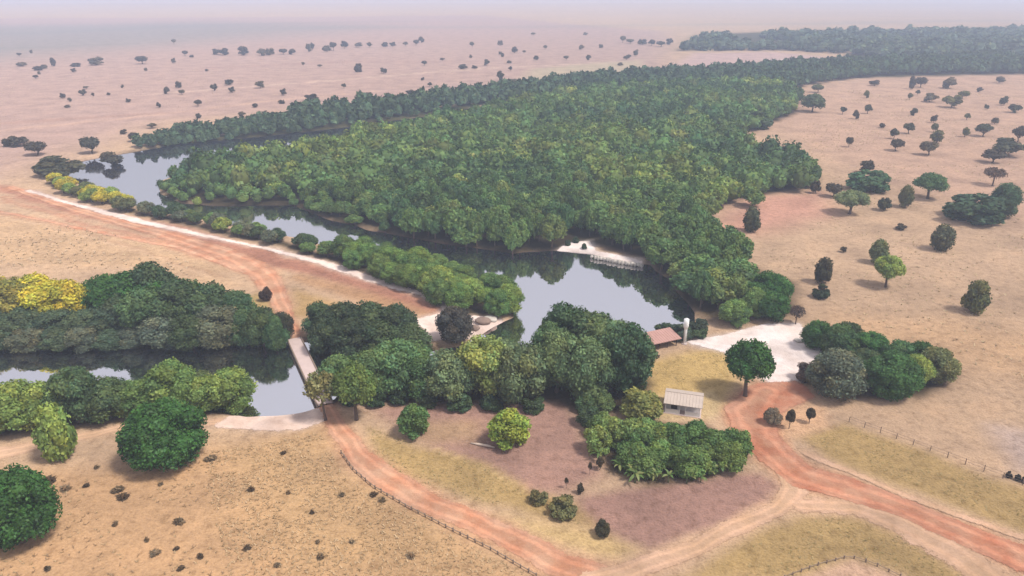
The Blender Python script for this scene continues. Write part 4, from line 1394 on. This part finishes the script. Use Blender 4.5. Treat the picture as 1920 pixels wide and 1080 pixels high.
# ------------------------------------------------------------------ rocks, stone edging, logs
def rock_mesh(seed, mat):
    rng = np.random.default_rng(seed)
    V = CSV.copy()
    for _ in range(6):
        d = rng.normal(size=3)
        d /= np.linalg.norm(d)
        k = rng.uniform(0.5, 0.85)
        dp = V @ d
        V = V - np.outer(np.maximum(dp - k, 0), d) * 0.9
    V = V * (1 + rng.uniform(-0.05, 0.05, (1, 3)))
    keymap = {}
    for i, v in enumerate(CSV):
        keymap.setdefault(tuple(np.round(v, 4)), i)
    rem = np.array([keymap[tuple(np.round(v, 4))] for v in CSV])
    u = np.unique(rem)
    r2 = -np.ones(len(V), int)
    r2[u] = np.arange(len(u))
    return mesh_np('stone', V[u], r2[rem[CSF]], mat)


ROCKS = [rock_mesh(s, M_ROCK) for s in range(4)]
BROCKS = [rock_mesh(s + 10, M_BROCK) for s in range(3)]
P0, P1 = np.array(gp(1108, 480)), np.array(gp(1206, 498))
sw = empty('stone_edging', (P0[0], P0[1], tz(*P0)), 0)
tag(sw, 'pale stone edging along the far lake shore by the small beach', 'stone edging')
LS = np.linalg.norm(P1 - P0)
ns = int(LS / 0.75)
for i in range(ns):
    p = (P1 - P0) * (i + .5) / ns
    o = link('stone', ROCKS[i % 4], sw, (p[0] + random.uniform(-.15, .15), p[1] + random.uniform(-.2, .2), 0.0 + WATER_Z + 0.45 - tz(*P0)))
    o.scale = (random.uniform(.42, .55), random.uniform(.4, .6), random.uniform(.5, .7))
    o.rotation_euler = (0, 0, random.uniform(0, 6))
for i, (x, y, w, lab) in enumerate([(905, 606, 34, 'largest brown boulder on the sand flat at the strip end'), (926, 612, 22, 'brown boulder nearest the water on the sand flat'),
                                    (890, 618, 24, 'flat brown boulder between the sand flat and dark tree')]):
    X, Y = gp(x, y)
    k = ppm(x, y)[0]
    o = link('boulder', BROCKS[i], None, (X, Y, tz(X, Y) + 0.25))
    s = w / k / 2
    o.scale = (s, s * 0.8, s * 0.55)
    o.rotation_euler = (0, 0, i * 1.3)
    tag(o, lab, 'boulder')
for i, (x, y, w, lab) in enumerate([(918, 600, 30, 'pale boulder beside the brown boulders on the sand flat'), (1498, 640, 20, 'grey boulder on the white sand yard'), (1512, 634, 14, 'small grey boulder beside the hedge on white sand')]):
    X, Y = gp(x, y)
    k = ppm(x, y)[0]
    o = link('boulder', ROCKS[i], None, (X, Y, tz(X, Y) + 0.15))
    s = w / k / 2
    o.scale = (s, s * 0.8, s * 0.5)
    tag(o, lab, 'boulder')
X, Y = gp(905, 836)
lg = MB().tube([(-1.7, 0.5, .12), (-.5, .1, .2), (.6, -.15, .16), (1.7, -.5, .1)], [.1, .19, .17, .09], 8).build('fallen_log', M_PALEWOOD, None, True)
lg.location = (X, Y, tz(X, Y))
tag(lg, 'pale fallen log beside the lime green shrub', 'log')


# ------------------------------------------------------------------ fences
def fence(pts, spacing, hgt, rad, label, wire=True, mat=M_WOOD, name='fence', rails=()):
    P = gpoly(pts)
    root = empty(name, (P[0][0], P[0][1], tz(*P[0])))
    tag(root, label, 'fence')
    seg = np.linalg.norm(np.diff(P, axis=0), axis=1)
    cum = np.r_[0, np.cumsum(seg)]
    pm = [MB().tube([(0, 0, -.25), (random.uniform(-.04, .04), random.uniform(-.04, .04), hgt * k)], [rad, rad * .85], 6).mesh('post', mat) for k in (0.9, 1.0, 1.08)]
    prev = None
    wm = [MB() for _ in rails]
    for d in np.arange(0, cum[-1], spacing):
        i = min(np.searchsorted(cum, d, 'right') - 1, len(seg) - 1)
        p = P[i] + (P[i + 1] - P[i]) * (d - cum[i]) / seg[i]
        z = tz(*p)
        o = link('post', random.choice(pm), root, (p[0] - P[0][0], p[1] - P[0][1], z - root.location.z))
        o.rotation_euler = (0, 0, random.uniform(0, 6))
        cur = (p[0] - P[0][0], p[1] - P[0][1], z - root.location.z)
        if prev:
            for w, f in zip(wm, rails):
                w.tube([(prev[0], prev[1], prev[2] + hgt * f[0]), (cur[0], cur[1], cur[2] + hgt * f[0])], [f[1]] * 2, 5)
        prev = cur
    for w in wm: w.build('rail', mat, root)
    return root


fence([(640, 850), (662, 882), (700, 915), (760, 950), (840, 992), (920, 1032), (1010, 1085)], 1.1, .55, .10,
      'low dark post and rail fence along the lower side of the red road', rails=((.62, .06),))
fence([(1592, 790), (1680, 822), (1760, 852), (1850, 886), (1960, 925)], 2.2, 1.0, .06,
      'thin post and wire fence between the olive pasture and tan field', rails=((.5, .018), (.9, .018)))
fence([(1470, 1085), (1530, 1062), (1592, 1045), (1640, 1060), (1700, 1090)], 1.2, .5, .09,
      'low dark post fence turning a corner around pale dirt', rails=((.6, .035),))


# ------------------------------------------------------------------ dry grass tufts
def tufts(name, label, pts, cols, hgt, seed, blades=5):
    rng = np.random.default_rng(seed)
    n = len(pts)
    z = terrain(pts[:, 0], pts[:, 1])
    Vs, Ts = [], []
    for b in range(blades):
        a = rng.uniform(0, 6.28, n)
        h = hgt * rng.uniform(0.5, 1.3, n)
        out = h * rng.uniform(0.9, 2.0, n)
        w = h * 0.28
        ca, sa = np.cos(a), np.sin(a)
        bx, by = pts[:, 0], pts[:, 1]
        p0 = np.stack([bx - sa * w, by + ca * w, z - .02], 1)
        p1 = np.stack([bx + sa * w, by - ca * w, z - .02], 1)
        p2 = np.stack([bx + ca * out + sa * w * .5, by + sa * out - ca * w * .5, z + h], 1)
        p3 = np.stack([bx + ca * out - sa * w * .5, by + sa * out + ca * w * .5, z + h * .95], 1)
        Vs.append(np.stack([p0, p1, p2, p3], 1))
        if b == 0: ci = rng.integers(0, len(cols), n)
        t = np.array(cols)[ci] * rng.uniform(0.8, 1.2, (n, 1))
        Ts.append(np.repeat(t[:, None], 4, 1))
    V = np.concatenate(Vs).reshape(-1, 3)
    T = np.concatenate(Ts).reshape(-1, 3)
    F = np.arange(len(V)).reshape(-1, 4)
    me = mesh_np(name, V, F, M_LEAF, {'tint': ('FLOAT_COLOR', 'POINT', np.c_[T, np.ones(len(T))])})
    return tag(link(name, me), label, 'grass', kind='stuff')


f1 = scatter(gpoly([(380, 850), (600, 812), (650, 900), (1000, 1085), (1000, 1130), (440, 1130), (400, 960)]), 0.62, 41, .5)
dens = vnoise(f1[:, 0], f1[:, 1], 3.0, 8)
f1 = f1[dens > 0.22]
tufts('dry_grass', 'straw coloured grass tufts over the tan foreground field', f1,
      [(0.42, 0.29, 0.16), (0.48, 0.34, 0.20), (0.36, 0.24, 0.13), (0.44, 0.31, 0.18), (0.32, 0.22, 0.12)], .18, 1)
f2 = scatter(gpoly([(-250, 890), (200, 900), (400, 860), (440, 960), (460, 1130), (-250, 1130)]), 1.2, 42, .5)
f2 = f2[vnoise(f2[:, 0], f2[:, 1], 4.0, 9) > 0.5]
tufts('dry_grass', 'sparse brown grass tufts around the big round tree', f2, [(0.36, 0.25, 0.14), (0.25, 0.16, 0.09)], .18, 2)
f3 = np.concatenate([scatter(gpoly(p), 0.8, 43 + i, .5) for i, p in enumerate([
    [(690, 800), (780, 835), (890, 862), (990, 925), (1075, 945), (1090, 985), (1000, 968), (880, 935), (760, 895), (700, 850)],
    [(1520, 830), (1590, 800), (1750, 855), (1940, 935), (1940, 990), (1700, 905)],
    [(1300, 1085), (1400, 1025), (1500, 970), (1640, 972), (1700, 1005), (1820, 1085), (1720, 1085), (1600, 1045), (1480, 1085)],
    [(1225, 690), (1300, 662), (1370, 662), (1370, 715), (1300, 735), (1230, 735)]])])
f3 = f3[vnoise(f3[:, 0], f3[:, 1], 2.5, 10) > 0.4]
tufts('olive_grass', 'short olive grass growing over the garden and pasture', f3, [(0.30, 0.23, 0.10), (0.26, 0.20, 0.08), (0.34, 0.26, 0.13)], .13, 3)
f4 = scatter(gpoly([(1420, 470), (1560, 400), (1500, 250), (1560, 170), (1960, 150), (2050, 500), (2050, 760), (1800, 690), (1560, 580)]), 2.6, 51, .9)
f4 = f4[vnoise(f4[:, 0], f4[:, 1], 16, 12) > 0.52]
tufts('dry_scrub', 'knee high dry scrub and grass over the right pasture', f4, [(0.44, 0.33, 0.21), (0.38, 0.28, 0.17), (0.48, 0.37, 0.23), (0.30, 0.22, 0.13)], .24, 5, 6)
f5 = scatter(gpoly([(-150, 480), (-150, 240), (240, 230), (700, 180), (1100, 120), (600, 110), (-150, 160), (-300, 300)]), 6.5, 52, .6)
f5 = np.concatenate([f5, scatter(gpoly([(-150, 500), (0, 400), (380, 470), (440, 540), (300, 505)]), 2.0, 53, .9)])
f5 = f5[(vnoise(f5[:, 0], f5[:, 1], 22, 13) > 0.5) & (water_sd(f5[:, 0], f5[:, 1]) < -2)]
tufts('dry_scrub', 'low brown scrub and grass over the plain left of the river', f5, [(0.44, 0.33, 0.22), (0.34, 0.25, 0.17), (0.48, 0.37, 0.25)], .28, 6, 6)
print('objects', len(bpy.data.objects), 'unique triangles', sum(len(m.loops) - 2 * len(m.polygons) for m in bpy.data.meshes))
